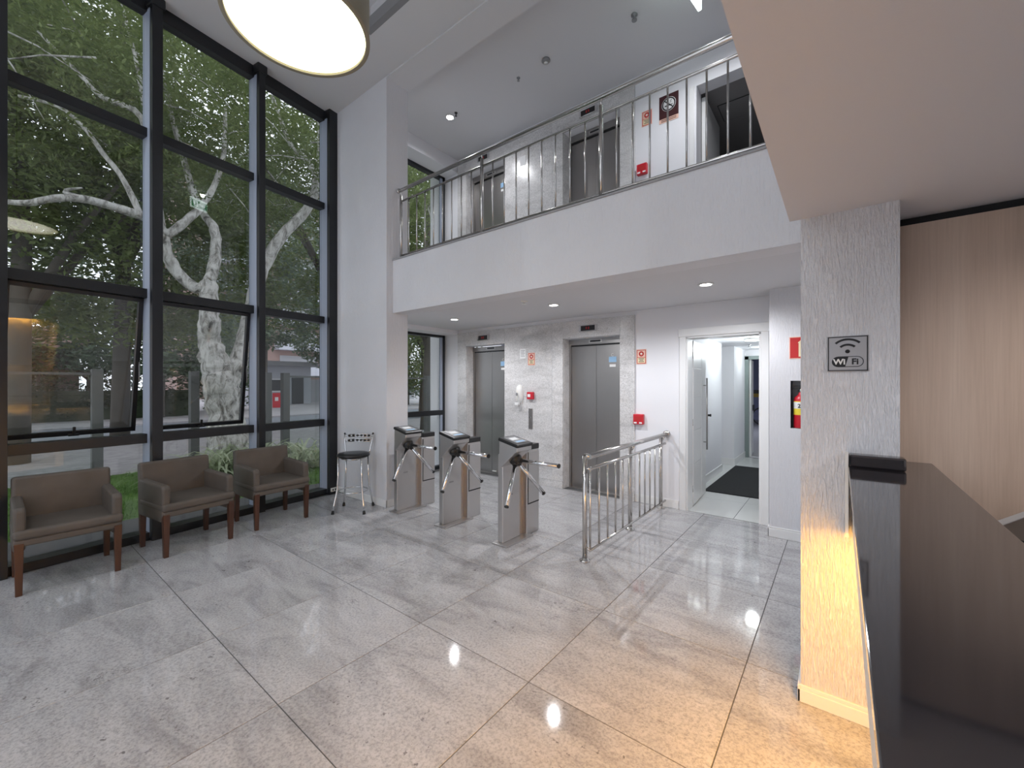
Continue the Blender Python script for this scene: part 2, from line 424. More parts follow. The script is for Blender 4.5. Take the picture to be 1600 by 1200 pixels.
# gallery ceiling + hall ceiling with recess
struct(B('ceiling_gallery', -6.0, 3.2, 3.345, 7.6, ZU, ZU+.15, M['ceil']), 'flat grey gallery ceiling')
mb = MB()
rx0, rx1, ry0, ry1 = -3.95, -.8, .1, 2.57
xe = lambda y: -5.27-.145*(y-.12)
for ya, yb_, xr, za, zb_ in ((ry1, 3.345, 3.2, ZC, ZC+.3), (-2.7, ry0, 3.2, ZC, ZC+.3), (ry0, ry1, rx0, ZC, ZC+.3), (-2.7, 3.345, 3.2, ZC+.3, ZC+.35)):
    mb.prism([(xe(ya), ya), (xr, ya), (xr, yb_), (xe(yb_), yb_)], 'z', za, zb_)
mb.box(rx1, 3.2, ry0, ry1, ZC, ZC+.3)
ceil = struct(mb.build('ceiling', M['ceil']), 'high grey hall ceiling with a dark recess')
B('beam', -4.32, 3.2, 3.03, 3.345, ZC-.018, ZC, M['ceil'], ceil)
B('recess_edge', rx0, rx1, ry1-.06, ry1, ZC+.0, ZC+.12, M['greyp'], ceil)
# reception soffit and pillar
sof = struct(MB().box(-.19, 3.2, -2.7, 2.40, 2.28, 2.58).box(.20, 3.2, 2.40, 2.78, 2.28, 2.58).build('soffit', M['soffit']), 'low pinkish grey ceiling above the reception desk')
pil = struct(B('pillar', -.146, .20, 2.40, 2.78, 0, 2.28, M['plaster_rough']), 'white coarse textured pillar with the wifi sign')
B('pillar_baseboard', -.158, .24, 2.386, 2.40, 0, .062, M['trimw'], pil, .003)
B('pillar_baseboard_cap', -.154, .24, 2.390, 2.40, .062, .08, M['trimw'], pil, .002)
B('pillar_baseboard_side', -.158, -.146, 2.386, 2.78, 0, .08, M['trimw'], pil, .003)
# wood panelled wall behind the desk
wr = struct(B('wall_reception', .20, 3.2, 2.70, 2.78, 0, 2.28, M['dark']), 'oak panelled wall behind the reception desk')
for i in range(3): B('wood_panel', .205+i*1.22, .205+i*1.22+1.217, 2.66, 2.70, .06, 2.238, M['oak'], wr)
# column with the extinguisher niche
mb = MB(); c0, c1, n0, n1, nz0, nz1, nd = -.548, .60, -.373, -.16, 1.075, 1.531, .14
mb.box(c0, n0, 4.80, YB+.01, 0, ZL); mb.box(n1, c1, 4.80, YB+.01, 0, ZL)
mb.box(n0, n1, 4.80, YB+.01, 0, nz0); mb.box(n0, n1, 4.80, YB+.01, nz1, ZL); mb.box(n0, n1, 4.80+nd, YB+.01, nz0, nz1)
colm = struct(mb.build('column', M['plaster']), 'white textured column with a fire extinguisher niche')
B('niche_lining', n0, n0+.004, 4.803, 4.80+nd, nz0, nz1, M['blackp'], colm)
B('niche_back', n0, n1, 4.80+nd-.003, 4.80+nd, nz0, nz1, M['greyp'], colm)
B('column_baseboard', c0-.012, c1, 4.786, 4.80, 0, .085, M['trimw'], colm, .004)
B('column_baseboard_cap', c0-.008, c1, 4.790, 4.80, .085, .102, M['trimw'], colm, .003)
B('column_baseboard_side', c0-.012, c0, 4.786, YB+.01, 0, .102, M['trimw'], colm, .004)
struct(MB().box(XR, -1.516, YB, YB+.012, 0, .085).box(XR, -1.516, YB+.003, YB+.012, .085, .10).build('baseboard_back', M['trimw'], None, .003))
bp = struct(MB().box(-5.45, -4.308, 3.018, 3.03, 0, .09).box(-4.32, -4.308, 3.018, 3.344, 0, .09).build('baseboard_pier', M['trimw'], None, .003))
# outer walls out of view
struct(B('wall_right', 3.0, 3.2, -2.7, YB+.2, 0, 6.0, M['white']))
struct(MB().box(-6.2, -4.9, -2.7, -2.5, 0, 6.0).box(-.3, 3.2, -2.7, -2.5, 0, 6.0).box(-4.9, -.3, -2.7, -2.5, 4.9, 6.0).build('wall_front', M['white']))
w4 = sempty('window_4', 'unseen glazing added behind the camera for daylight')  # added opening, never in view, to throw daylight on pillar and pier
for x in (-4.9, -3.78, -2.66, -1.54, -.38): B('mullion', x, x+.08, -2.68, -2.54, 0, 4.9, M['frame'], w4)
for z in (0, 2.3, 3.6, 4.82): B('transom', -4.9, -.3, -2.66, -2.56, z, z+.08, M['frame'], w4)
for x in (-4.82, -3.70, -2.58, -1.46): B('pane', x, x+1.05, -2.615, -2.609, .05, 4.85, M['glass'], w4)
struct(B('wall_lobby_side', .40, .60, 2.78, 4.80, 0, ZL, M['white']))

# ------------------------------------------------------------------ glazed wall (local: x = s along wall, y = outward(+) , z)
def wall_frame(): return Matrix.Translation((WX, WY, 0)) @ Matrix.Rotation(PI/2+WA, 4, 'Z')
# local x runs away from the camera along the wall, local y points outdoors
win = sempty('window_1', 'tall black framed glazed wall facing the street', (WX, WY, 0), PI/2+WA)
mull = [(-2.79,-2.71), (-1.87,-1.79), (-.95,-.87), (-.08,0), (.891,.976), (1.887,1.960), (2.817,2.975)]
for a, b in mull:
    o = MB().box(a, b, 0, .22, 0, ZC).build('mullion', M['frame'], win, .003)
    if b < 2.9: 
        B('mullion_lit_side', a-.004, a, .05, .20, .02, ZC-.12, M['frame_side'], win)  # lighter sheet on the mullion side, sky light put into its colour
        MB().prism([(a-.02, -.012), (b+.02, -.012), (b+.02, .1), (a-.02, .1)], 'z', ZC-.10, ZC+.001).build('mullion_cap', M['frame'], win, .012)
    else:
        B('mullion_lit_side', a-.004, a, .05, .20, .02, ZC-.12, M['frame_side'], win)  # same painted sky light on the last mullion
zb = [(.0, .075), (.93, 1.02), (2.33, 2.42), (3.89, 3.975), (5.10, ZC)]
for i in range(len(mull)-1):
    a, b = mull[i][1], mull[i+1][0]
    for j, (z0, z1) in enumerate(zb):
        B('transom', a, b, .10 if j not in (0,) else .05, .21, z0, z1, M['frame'], win, .003)
    for j in range(4):
        z0, z1 = zb[j][1], zb[j+1][0]
        if j == 1 and i in (3, 4):        # top hung sash, pushed open at the bottom
            ang = math.radians(9 if i == 3 else 7); h = z1-z0
            sa = bpy.data.objects.new('sash', None); COL.objects.link(sa); sa.parent = win
            sa.location = ((a+b)/2, .19, z1); sa.rotation_euler = (ang, 0, 0); sa['label'] = 'top hung window sash pushed open'
            w = b-a-.01
            MB().box(-w/2, w/2, -.02, .02, -.035, 0).box(-w/2, w/2, -.02, .02, -h, -h+.04).box(-w/2, -w/2+.035, -.02, .02, -h, 0).box(w/2-.035, w/2, -.02, .02, -h, 0).build('sash_frame', M['frame'], sa)
            B('pane', -w/2+.03, w/2-.03, -.003, .003, -h+.035, -.03, M['glass'], sa)
            hd = MB().box(-.035, .035, -.045, -.02, -h+.0, -h+.018).box(-.010, .010, -.05, -.03, -h+.01, -h+.085).build('handle', M['blackp'], sa, .003)
            # stay arms either side
            for sx in (-1, 1): MB().tube([(sx*(w/2-.004), -.01, -h*.45), (sx*(w/2-.004), -.05, -h*.62)], .006, 6).build('stay_arm', M['greyp'], sa)
        else:
            B('pane', a-.01, b+.01, .155, .161, z0-.01, z1+.01, M['glass'], win)
# glazed wall closing piece behind the pier
# side windows of the lobby and gallery (plane x = -5.60)
for k, (z0, z1, zbar) in enumerate(((0, 2.37, .95), (ZM, 5.20, 3.42))):
    wnd = sempty('window_%d' % (k+2), ('lower' if k == 0 else 'gallery')+' black framed side window beside the elevators')
    x0, x1 = -5.66, -5.57; ya, yb = 3.40, 5.13
    B('frame_side', x0, x1, yb-.055, yb, z0, z1, M['frame'], wnd); B('frame_side', x0, x1, ya, ya+.055, z0, z1, M['frame'], wnd)
    B('frame_head', x0, x1, ya, yb, z1-.045, z1, M['frame'], wnd); B('frame_sill', x0, x1, ya, yb, z0, z0+.055, M['frame'], wnd)
    B('transom', x0, x1, ya+.055, yb-.055, zbar, zbar+.085, M['frame'], wnd)
    B('inner_strip', x1-.03, x1-.001, yb-.10, yb-.055, z0+.055, z1-.045, M['frame_side'], wnd)  # wears the same painted sky light as the mullion sides
    B('pane', -5.625, -5.619, ya+.05, yb-.05, z0+.05, zbar+.01, M['glass'], wnd); B('pane', -5.625, -5.619, ya+.05, yb-.05, zbar+.08, z1-.04, M['glass'], wnd)
struct(B('wall_lobby_corner', -5.72, -5.55, 3.03, 3.40, 0, ZU, M['white']))
struct(B('wall_gallery_step', -5.72, -5.56, 3.40, YB+.012, 2.42, ZM, M['white']))

# ------------------------------------------------------------------ lamps
def point(name, loc, power, col, parent=None, size=.03, kind='SPOT', angle=160, blend=.6):
    ld = bpy.data.lights.new(name, kind); ld.energy = power; ld.color = col
    ld.shadow_soft_size = size
    if kind == 'SPOT': ld.spot_size = math.radians(angle); ld.spot_blend = blend
    o = bpy.data.objects.new(name, ld); COL.objects.link(o); o.location = loc
    if parent: o.parent = parent
    return o
def downlight(x, y, z, power, label, col=(.96,.97,1), group=None, r=.048, angle=165, rod=False):
    t = thing('ceiling_spotlight', label, 'light', (x, y, z), 0, group)
    MB().lathe([(r*1.35,0),(r*1.45,-.006),(r*1.3,-.012),(r*1.05,-.010),(r*.98,0)], n=24).build('trim_ring', M['whitep'], t)
    MB().lathe([(0,-.012),(r*.6,-.010),(r*.95,-.004),(r*.97,0)], n=24).build('lens', M['lampwhite'], t)
    point('lamp', (0,0,-.03), power, col, t, .03, angle=angle)
    return t
G1 = 'ceiling spotlights'
low = [(-4.365,4.205,'ceiling spotlight under the gallery nearest the lower side window'),
       (-2.65,4.16,'ceiling spotlight under the gallery, middle one, in front of the elevators'),
       (-.983,4.176,'ceiling spotlight under the gallery in front of the white door')]
for x, y, lb in low: downlight(x, y, ZL-.006, P_LOW, lb, group=G1)
for x, y, lb in ((-4.5,4.244,'gallery ceiling spotlight at the side window end'), (-1.0,4.17,'gallery ceiling spotlight above the exit sign')):
    downlight(x, y, ZU, P_UP, lb, group=G1)
for x, y, lb in ((1.35,1.95,'reception spotlight close to the oak panels'), (1.0,.2,'added reception spotlight behind the camera'), (2.2,.6,'added reception spotlight over the far end of the desk')):  # all but the oak panel one are added to brighten the soffit
    downlight(x, y, 2.28, P_SOF*(1.5 if y > 1.5 else 1), lb, col=(1,.93,.90), group=G1)
for x, y, lb in ((-1.6,-1.6,'added hall spotlight out of view behind the camera'), (-4.6,-.9,'added hall spotlight out of view near the glazing'), (.9,-1.6,'added hall spotlight out of view over the reception gallery')):  # unseen lamps added to brighten the pillar and the hall
    downlight(x, y, ZC, 60, lb, (.90,.94,1), G1)
# pendant drum
pd = thing('pendant_lamp', 'large drum pendant lamp with glowing round diffuser', 'lamp', (-2.39, 1.10, 3.50))
R = .375
MB().lathe([(R,0),(R,.34),(R-.006,.34),(R-.006,0)], n=64).build('shade', M['pendshade'], pd)
MB().lathe([(0,.012),(R-.02,.012),(R-.02,.02),(0,.02)], n=64).build('diffuser', M['pendlens'], pd)
MB().lathe([(R-.02,-.002),(R+.003,-.002),(R+.003,.012),(R-.02,.012)], n=64).build('rim', M['pendshade'], pd)
MB().tube([(0,0,.05),(0,0,1.98)], .006, 8).build('cord', M['blackp'], pd)
MB().lathe([(.06,2.035),(.06,2.0),(.02,1.97)], n=20).build('ceiling_rose', M['whitep'], pd)
# warm strip under the desk apron is built with the desk

# ------------------------------------------------------------------ elevators
def elevator(x0, x1, z, label, stickers, y=YB+.18):
    t = thing('elevator', label, 'elevator', ((x0+x1)/2, y, z), 0, 'elevators')
    w = (x1-x0)/2-.005; H = 2.06 if z == 0 else 2.04
    MB().box(-w, -w+.03, -.02, .02, 0, 2.135).box(w-.012, w, -.02, .02, 0, 2.135).build('door_jamb', M['doorsteel'], t)
    B('header', -w, w, -.03, .02, H, 2.135, M['doorsteel'], t)
    MB().box(-w+.03, w-.012, -.004, .02, H-.018, H-.001).build('door_track', M['blackp'], t)
    for a, b in ((-w+.031, -.0025), (.0025, w-.013)): B('door_panel', a, b, 0, .02, .004, H-.02, M['doorsteel'], t, .002)
    B('sill', -w, w, -.06, .02, -.001, .003, M['steel'], t)
    B('direction_indicator', -.10, .10, -.036, -.03, H+.02, H+.065, M['steel'], t)
    B('indicator_screen', -.08, .08, -.038, -.036, H+.03, H+.055, M['blackp'], t)
    if stickers:
        B('blue_sticker', .19, .30, -.002, -.0005, 1.80, 1.875, M['bluest'], t)
        B('white_sticker', .20, .29, -.002, -.0005, 1.735, 1.77, M['paper'], t)
        MB().tube([(.245+.02*math.cos(a*PI/8), -.0015, 1.90+.018*math.sin(a*PI/8)) for a in range(2, 15)], .003, 5).build('round_mark', M['paper'], t)
    return t
e1 = elevator(*EL[0], 0, 'left steel elevator on the ground floor, behind the turnstiles', True)
MB().box(.02, .10, -.02, 0, .03, .045).build('door_shoe', M['whitep'], e1)
elevator(*EL[1], 0, 'right steel elevator on the ground floor, behind the low railing', True)
elevator(*EL[0], ZM, 'left steel elevator on the gallery floor', True)
elevator(*EL[1], ZM, 'right steel elevator on the gallery floor', False)
def display(x, z, w, label):
    t = thing('floor_display', label, 'display', (x, YB-.012, z), 0, 'elevator floor displays')
    B('case', -w/2, w/2, -.03, 0, -.045, .045, M['chrome'], t, .006); B('screen', -w/2+.03, w/2-.03, -.033, -.03, -.034, .034, M['blackp'], t)
    for dx in (-.02, .015): B('digit', dx-.008, dx+.008, -.0338, -.033, -.016, .016, M['redsign'], t)
display(-4.635, 2.265, .25, 'floor display above the ground floor left elevator')
display(-2.705, 2.265, .27, 'floor display above the ground floor right elevator')
display(-4.635, 5.235, .25, 'floor display above the gallery left elevator')
display(-2.705, 5.225, .27, 'floor display above the gallery right elevator')

# ------------------------------------------------------------------ wall fittings
def fire_sign(x, y, z, label, w=.13, h=.19):
    t = thing('fire_alarm_sign', label, 'sign', (x, y, z), 0, 'fire alarm signs')
    B('board', -w/2, w/2, -.004, 0, -h/2, h/2, M['pink'], t)
    B('border', -w/2+.008, w/2-.008, -.0046, -.004, -h/2+.008, h/2-.008, M['redsign'], t)
    B('symbol_field', -w/2+.016, w/2-.016, -.0052, -.0046, -.005, h/2-.016, M['pink'], t)
    B('text_field', -w/2+.016, w/2-.016, -.0052, -.0046, -h/2+.016, -.012, M['cream'], t)
    Mx = Matrix.Rotation(PI/2, 4, 'X')
    MB().lathe([(.016,0),(.033,0),(.033,.0008),(.016,.0008)], (0,-.0052,.037), 24, Mx).build('alarm_ring', M['redsign'], t)
    MB().lathe([(0,0),(.009,0),(.009,.0008),(0,.0008)], (0,-.0052,.037), 14, Mx).build('alarm_dot', M['paper'], t)
    for i, hw in enumerate((.036, .024, .034)): B('text_line', -hw, hw, -.0057, -.0052, -.030-i*.018, -.022-i*.018, M['printdark'], t)
fire_sign(-3.667, YB-.012, 1.878, 'small red and cream alarm sign on granite between the elevators')
fire_sign(-1.975, YB+.012, 1.845, 'red and cream alarm sign on white wall right of the lower right elevator')
fire_sign(-1.905, YB+.012, 4.84, 'red and cream alarm sign on the gallery wall')
def redbox(x, y, z, label, w=.13, h=.13):
    t = thing('alarm_call_point', label, 'alarm', (x, y, z), 0, 'red alarm call points')
    B('case', -w/2, w/2, -.055, 0, -h/2, h/2, M['red'], t, .008)
    B('glass_window', -w*.28, w*.28, -.058, -.055, -.018, h*.28, M['redsign'], t)
    for s in (-1, 1): B('label_tab', s*w*.26-.018, s*w*.26+.018, -.0575, -.055, -h/2+.012, -h/2+.030, M['paper'], t)
redbox(-2.0, YB+.012, 1.055, 'red alarm box on white wall above the railing end')
redbox(-1.955, YB+.012, 4.20, 'red alarm box on the gallery wall')
t = thing('alarm_button', 'small red alarm button beside the soap dispenser', 'alarm', (-3.67, YB-.012, 1.325), 0, 'red alarm call points')
B('case', -.055, .055, -.045, 0, -.055, .055, M['red'], t, .006); B('press_plate', -.038, .012, -.048, -.045, -.022, .022, M['paper'], t)
t = thing('notice_sheet', 'white paper notice on the granite between the elevators', 'notice', (-3.83, YB-.012, 1.965))
B('sheet', -.055, .055, -.003, 0, -.075, .075, M['paper'], t)
for i in range(5): B('text_line', -.038, .038-.012*(i % 2), -.0036, -.003, .045-i*.022, .052-i*.022, M['greyp'], t)
t = thing('soap_dispenser', 'white oval sanitizer dispenser on the granite wall', 'dispenser', (-3.885, YB-.012, 1.33))
prof = []
for i in range(13):
    a = i/12; z = -.13+.29*a; prof.append((z, .066*max(.1, 1-abs(2*a-1.05)**3.2*.75) if a < .97 else .012))
mb = MB(); vs = []; n = 16
for z, r in prof:
    for k in range(n+1):
        an = PI*k/n; vs.append((-r*math.cos(an), -.09*math.sin(an)*(r/.087), z))
fs = [(i*(n+1)+k, i*(n+1)+k+1, (i+1)*(n+1)+k+1, (i+1)*(n+1)+k) for i in range(len(prof)-1) for k in range(n)]
fs += [tuple(range(n+1)), tuple((len(prof)-1)*(n+1)+k for k in reversed(range(n+1)))]
mb.add(vs, fs, True).build('cover', M['whitep'], t)
B('sight_window', -.012, .012, -.092, -.08, -.01, .035, M['greyp'], t)
B('nozzle', -.05, .01, -.075, -.02, -.155, -.115, M['paper'], t, .006)
t = thing('call_panel', 'slim grey elevator call panel on the granite', 'panel', (-3.68, YB-.012, .975))
B('plate', -.035, .035, -.012, 0, -.155, .155, M['doorsteel'], t, .003); 
MB().lathe([(0,.004),(.014,.004),(.014,0)], (0,-.012,.02), 16, Matrix.Rotation(PI/2, 4, 'X')).build('button', M['chrome'], t)
t = thing('notice_sheet', 'white paper notice on the gallery granite', 'notice', (-3.83, YB-.012, 4.93))
B('sheet', -.055, .055, -.003, 0, -.075, .075, M['paper'], t)
# no smoking sign on the gallery
t = thing('no_smoking_sign', 'dark maroon no smoking sign on the gallery wall', 'sign', (-1.635, YB+.012, 4.86))
B('board', -.115, .115, -.004, 0, -.115, .165, M['brownsign'], t); B('lower_band', -.115, .115, -.0046, -.004, -.165, -.115, M['pink'], t)
for i in range(2): B('text_line', -.09, .09, -.0052, -.0046, -.133-i*.018, -.125-i*.018, M['brownsign'], t)
Mx = Matrix.Rotation(PI/2, 4, 'X')
MB().lathe([(0,0),(.085,0),(.085,.0008),(0,.0008)], (0,-.004,.045), 32, Mx).build('white_disc', M['paper'], t)
MB().lathe([(.066,0),(.080,0),(.080,.0008),(.066,.0008)], (0,-.0048,.045), 32, Mx).build('ring', M['blk'], t)
MB().box(-.045, .03, -.006, -.0048, -.008, .006, Matrix.Translation((0,0,.03))).box(.035, .045, -.006, -.0048, -.008, .006, Matrix.Translation((0,0,.03))).build('cigarette', M['blk'], t)
MB().box(-.072, .072, -.0066, -.006, -.006, .006, Matrix.Translation((0,0,.045)) @ Matrix.Rotation(PI/4, 4, 'Y')).build('slash', M['blk'], t)
MB().tube([(.01,-.0055,.055),(.03,-.0055,.062),(.02,-.0055,.078),(.04,-.0055,.088)], .003, 5).build('smoke_curl', M['blk'], t)
# wifi sign on the pillar
t = thing('wifi_sign', 'silver wifi sign with black symbol on the coarse pillar', 'sign', (.027, 2.40, 1.636))
B('board', -.073, .073, -.005, 0, -.080, .080, M['signgrey'], t, .002)
mb = MB()
for a, b, c, d in ((-.070,-.066,-.077,.077),(.066,.070,-.077,.077)): mb.box(a, b, -.0056, -.005, c, d)
mb.box(-.070, .070, -.0056, -.005, .073, .077).box(-.070, .070, -.0056, -.005, -.077, -.073); mb.build('border', M['blk'], t)
def arc(r, w, a0, a1, cz, n=20):
    vs = []; fs = []
    for i in range(n+1):
        a = a0+(a1-a0)*i/n
        for rr, y in ((r-w/2, -.005), (r+w/2, -.005), (r+w/2, -.0058), (r-w/2, -.0058)): vs.append((rr*math.sin(a), y, cz+rr*math.cos(a)))
    for i in range(n):
        for k in range(4): fs.append((i*4+k, i*4+(k+1) % 4, (i+1)*4+(k+1) % 4, (i+1)*4+k))
    fs += [(0,1,2,3), (n*4+3, n*4+2, n*4+1, n*4)]
    return MB().add(vs, fs)
arc(.036, .009, -.78, .78, .004).build('wave', M['blk'], t); arc(.060, .009, -.78, .78, .004).build('wave', M['blk'], t)
MB().lathe([(0,0),(.0085,0),(.0085,.0008),(0,.0008)], (0,-.005,.010), 20, Mx).build('dot', M['blk'], t)
def pill(x0, x1, zc, r, y0, y1, left=True, right=True):
    pts = []
    if left: pts += [(x0+r-r*math.sin(PI*i/10), zc+r*math.cos(PI*i/10)) for i in range(11)]
    else: pts += [(x0+.007, zc+r), (x0-.004, zc-r)]
    if right: pts += [(x1-r+r*math.sin(PI*i/10), zc-r*math.cos(PI*i/10)) for i in range(11)]
    else: pts += [(x1-.006, zc-r), (x1+.006, zc+r)]
    return MB().prism(pts, 'y', y0, y1)
pill(-.056, .056, -.036, .024, -.0056, -.005).build('pill_outline', M['blk'], t)
pill(-.004, .053, -.036, .021, -.0062, -.0056, left=False).build('pill_field', M['signgrey'], t)
RX = Matrix.Rotation(PI/2, 4, 'X')
text_part('letters', 'Wi', .034, M['paper'], t, Matrix.Translation((-.029, -.0066, -.037)) @ RX, .0012)
text_part('letters', 'Fi', .036, M['blk'], t, Matrix.Translation((.026, -.0068, -.037)) @ RX, .0012)
# extinguisher sign and extinguisher
t = thing('extinguisher_sign', 'red and cream extinguisher sign on the column above the niche', 'sign', (-.278, 4.80, 1.845))
B('board', -.105, .105, -.004, 0, -.105, .105, M['pink'], t); B('red_field', -.098, .098, -.0046, -.004, -.098, .098, M['redsign'], t)
MB().prism([(-.03,-.085),(.085,-.085),(.085,.085),(.0,.085),(-.035,.05),(-.035,.045),(-.03,.045)], 'y', -.0052, -.0046).build('extinguisher_symbol', M['cream'], t)
t = thing('fire_extinguisher', 'red fire extinguisher with yellow label in the wall niche', 'fire extinguisher', (-.292, 4.862, 1.075))
MB().lathe([(.0,.004),(.058,.004),(.062,.012),(.062,.27),(.055,.295),(.03,.318),(.022,.33),(.022,.35)], n=28).build('cylinder', M['red'], t)
MB().lathe([(.0628,.13),(.0632,.135),(.0632,.255),(.0628,.26)], n=28).build('label_band', M['yellow'], t)
MB().lathe([(.0634,.19),(.0636,.192),(.0636,.25),(.0634,.252)], n=28).build('label_white', M['paper'], t)
MB().box(-.03, .03, -.018, .018, .345, .375).box(-.07, .05, -.012, .012, .375, .388).box(-.075, .03, -.01, .01, .40, .41).build('valve_head', M['blackp'], t)
MB().tube([(.03,0,.36),(.06,-.01,.35),(.073,-.01,.30),(.072,-.01,.12)], .009, 8).build('hose', M['blackr'], t)
MB().lathe([(.0,.0),(.018,.0),(.018,.01),(0,.01)], (0,-.018,.36), 16, Mx).build('pressure_gauge', M['chrome'], t)
text_part('label_print', '2', .05, M['blk'], t, Matrix.Translation((-.012, -.0648, .215)) @ RX, .001)

# ------------------------------------------------------------------ ground floor door and corridor
dr = sempty('door_1', 'white panelled door standing open into the corridor')
mb = MB().box(-1.504, -1.431, YB-.014, YB+.012, 0, 2.06).box(-.663, -.590, YB-.014, YB+.012, 0, 2.06).box(-1.515, -.583, YB-.018, YB+.012, 2.06, 2.155)
mb.build('casing', M['trimw'], dr, .004)
MB().box(-1.437, -1.412, YB-.0, YB+.215, 0, 2.05).box(-.682, -.657, YB, YB+.215, 0, 2.05).box(-1.437, -.657, YB, YB+.215, 2.04, 2.062).build('door_lining', M['trimw'], dr)
lf = bpy.data.objects.new('door_leaf', None); COL.objects.link(lf); lf.parent = dr; lf.location = (-1.408, YB+.225, 0); lf.rotation_euler = (0,0,math.radians(93.5))
lw = .80
zs = [0.012, .52, .93, 1.34, 1.70, 2.03]
B('leaf_core', 0, lw, .004, .036, .012, 2.03, M['trimw'], lf)
for a, b in zip(zs[:-1], zs[1:]):
    B('leaf_panel', 0, lw*.62, -.002, .004, a+.003, b-.003, M['trimw'], lf, .003)
B('leaf_panel', lw*.64, lw, -.002, .004, .012, 2.03, M['trimw'], lf, .003)
MB().tube([(lw*.80,-.045,.62),(lw*.80,-.045,1.58)], .011, 10).tube([(lw*.80,-.045,.72),(lw*.80,0,.72)], .007, 8).tube([(lw*.80,-.045,1.48),(lw*.80,0,1.48)], .007, 8).build('pull_handle', M['doorsteel'], lf)
for z in (.22, 1.03, 1.85): MB().tube([(-.008,-.004,z-.04),(-.008,-.004,z+.04)], .009, 8).build('hinge', M['rail'], dr).location = (-1.408, YB+.222, 0)
# corridor walls
cz = 2.20
mb = MB().box(-1.72, -1.60, YB+.22, 7.87, 0, 2.4).box(-2.0, -1.85, 7.75, 8.7, 0, 2.4).box(-1.85, -1.72, 7.75, 7.87, 0, 2.4).box(-1.85, -1.534, 8.58, 8.60, 0, 2.4).box(-1.66, -1.534, 8.6, 9.72, 0, 2.4)
wc = struct(mb.build('wall_corridor', M['white']), 'white corridor walls beyond the open door')
struct(MB().box(-.50, -.40, YB+.2, 9.72, 0, 2.4).build('wall_corridor_right', M['white']))
struct(MB().box(-2.0, -1.545, 9.72, 9.9, 0, 2.4).box(-.62, -.3, 9.72, 9.9, 0, 2.4).box(-1.545, -.62, 9.72, 9.9, 2.06, 2.4).build('wall_corridor_end', M['white']))
struct(MB().box(-2.0, -.4, YB+.2, 9.8, cz, cz+.1).build('ceiling_corridor', M['white']))
MB().box(-1.60, -1.588, YB+.9, 7.87, 0, .12).box(-1.85, -1.534, 8.568, 8.58, 0, .12).box(-1.534, -1.522, 8.568, 9.72, 0, .12).build('baseboard_corridor', M['trimw'], wc)
d2 = sempty('door_2', 'grey green steel door frame at the end of the corridor')
MB().box(-1.545, -1.465, 9.66, 9.74, 0, 2.06).box(-.70, -.62, 9.66, 9.74, 0, 2.06).box(-1.545, -.62, 9.66, 9.74, 2.0, 2.07).build('frame', mat('grey_green_enamel', (.22,.27,.26), .4), d2)
MB().prism([(-1.465,9.76),(-1.43,9.76),(-1.495,10.5),(-1.53,10.5)], 'z', .01, 2.0).build('door_leaf', M['whitep'], d2)
MB().box(-1.475, -1.455, 10.18, 10.38, .93, 1.05).build('door_latch', M['blackp'], d2)
tag(MB().lathe([(0,0),(.016,0),(.016,.03),(.022,.04),(.022,.05),(0,.055)], n=16, M=Matrix.Rotation(PI/2, 4, 'Y')).build('door_knob_stop', M['blackp']), 'small dark knob on the corridor wall beyond the door', 'knob').location = (-1.60, 6.9, 1.02)
tag(B('door_mat', -1.50, -.55, 6.26, 8.52, 0, .012, M['matm'], None, .004), 'black door mat on the corridor floor', 'mat')
t = thing('corridor_lamp', 'round glowing lamp on the corridor ceiling', 'light', (-1.05, 7.3, cz))
MB().lathe([(.12,0),(.125,-.02),(.11,-.035),(.10,-.035)], n=28).build('trim_ring', M['whitep'], t); MB().lathe([(0,-.03),(.10,-.032),(.10,0)], n=28).build('lens', M['corrlens'], t)
point('lamp', (0,0,-.10), P_CORR, (.92,1,1), t, .08, 'POINT')
t = thing('corridor_lamp', 'corridor ceiling lamp near the garage door', 'light', (-1.05, 9.1, cz))
MB().lathe([(.09,0),(.095,-.02),(.08,-.03),(.0,-.032)], n=28).build('lens', M['corrlens'], t); point('lamp', (0,0,-.10), P_CORR*.5, (.92,1,1), t, .08, 'POINT')
t = thing('sprinkler', 'sprinkler head on the corridor ceiling', 'sprinkler', (-1.25, 8.3, cz)); MB().lathe([(.03,0),(.03,-.01),(.01,-.015),(.01,-.05),(.025,-.055),(.025,-.06)], n=12).build('head', M['chrome'], t)
# garage beyond
struct(B('floor_garage', -8, 3.2, 9.9, 20.2, -.14, 0, M['conc'])); 
struct(MB().box(-8, 3.2, 20, 20.2, 0, 3).box(-8.2, -8, 9.9, 20.2, 0, 3).box(3.0, 3.2, 9.9, 20.2, 0, 3).build('wall_garage', M['garblue']))
struct(B('ceiling_garage', -8, 3.2, 9.9, 20.2, 2.6, 2.8, M['conc'])); struct(B('trim_3', -8, 3.0, 19.97, 20.0, .95, 1.1, M['garyel'])); struct(B('trim_4', -8, 3.0, 19.97, 20.0, 1.1, 1.25, M['blackp']))
downlight(-2.4, 14.5, 2.6, 120, 'garage ceiling lamp beyond the corridor', (.75,.8,1), None, .1)
bk = thing('bicycle', 'black bicycle parked in the garage beyond the corridor', 'bicycle', (-1.68, 17.4, 0))
for x in (-.52, .52):
    wh = MB().tube([(x+.31*math.cos(2*PI*i/32), 0, .335+.31*math.sin(2*PI*i/32)) for i in range(32)], .024, 8, closed=True).build('wheel', M['blackr'], bk)
    mb = MB()
    for i in range(12): mb.tube([(x, 0, .335), (x+.30*math.cos(2*PI*i/12), 0, .335+.30*math.sin(2*PI*i/12))], .0025, 4)
    mb.build('spokes', M['chrome'], wh)
fr = MB(); pts = dict(bb=(-.05,0,.29), rear=(.52,0,.335), seat=(.15,0,.80), head=(-.33,0,.82), fork=(-.52,0,.335), headl=(-.37,0,.66))
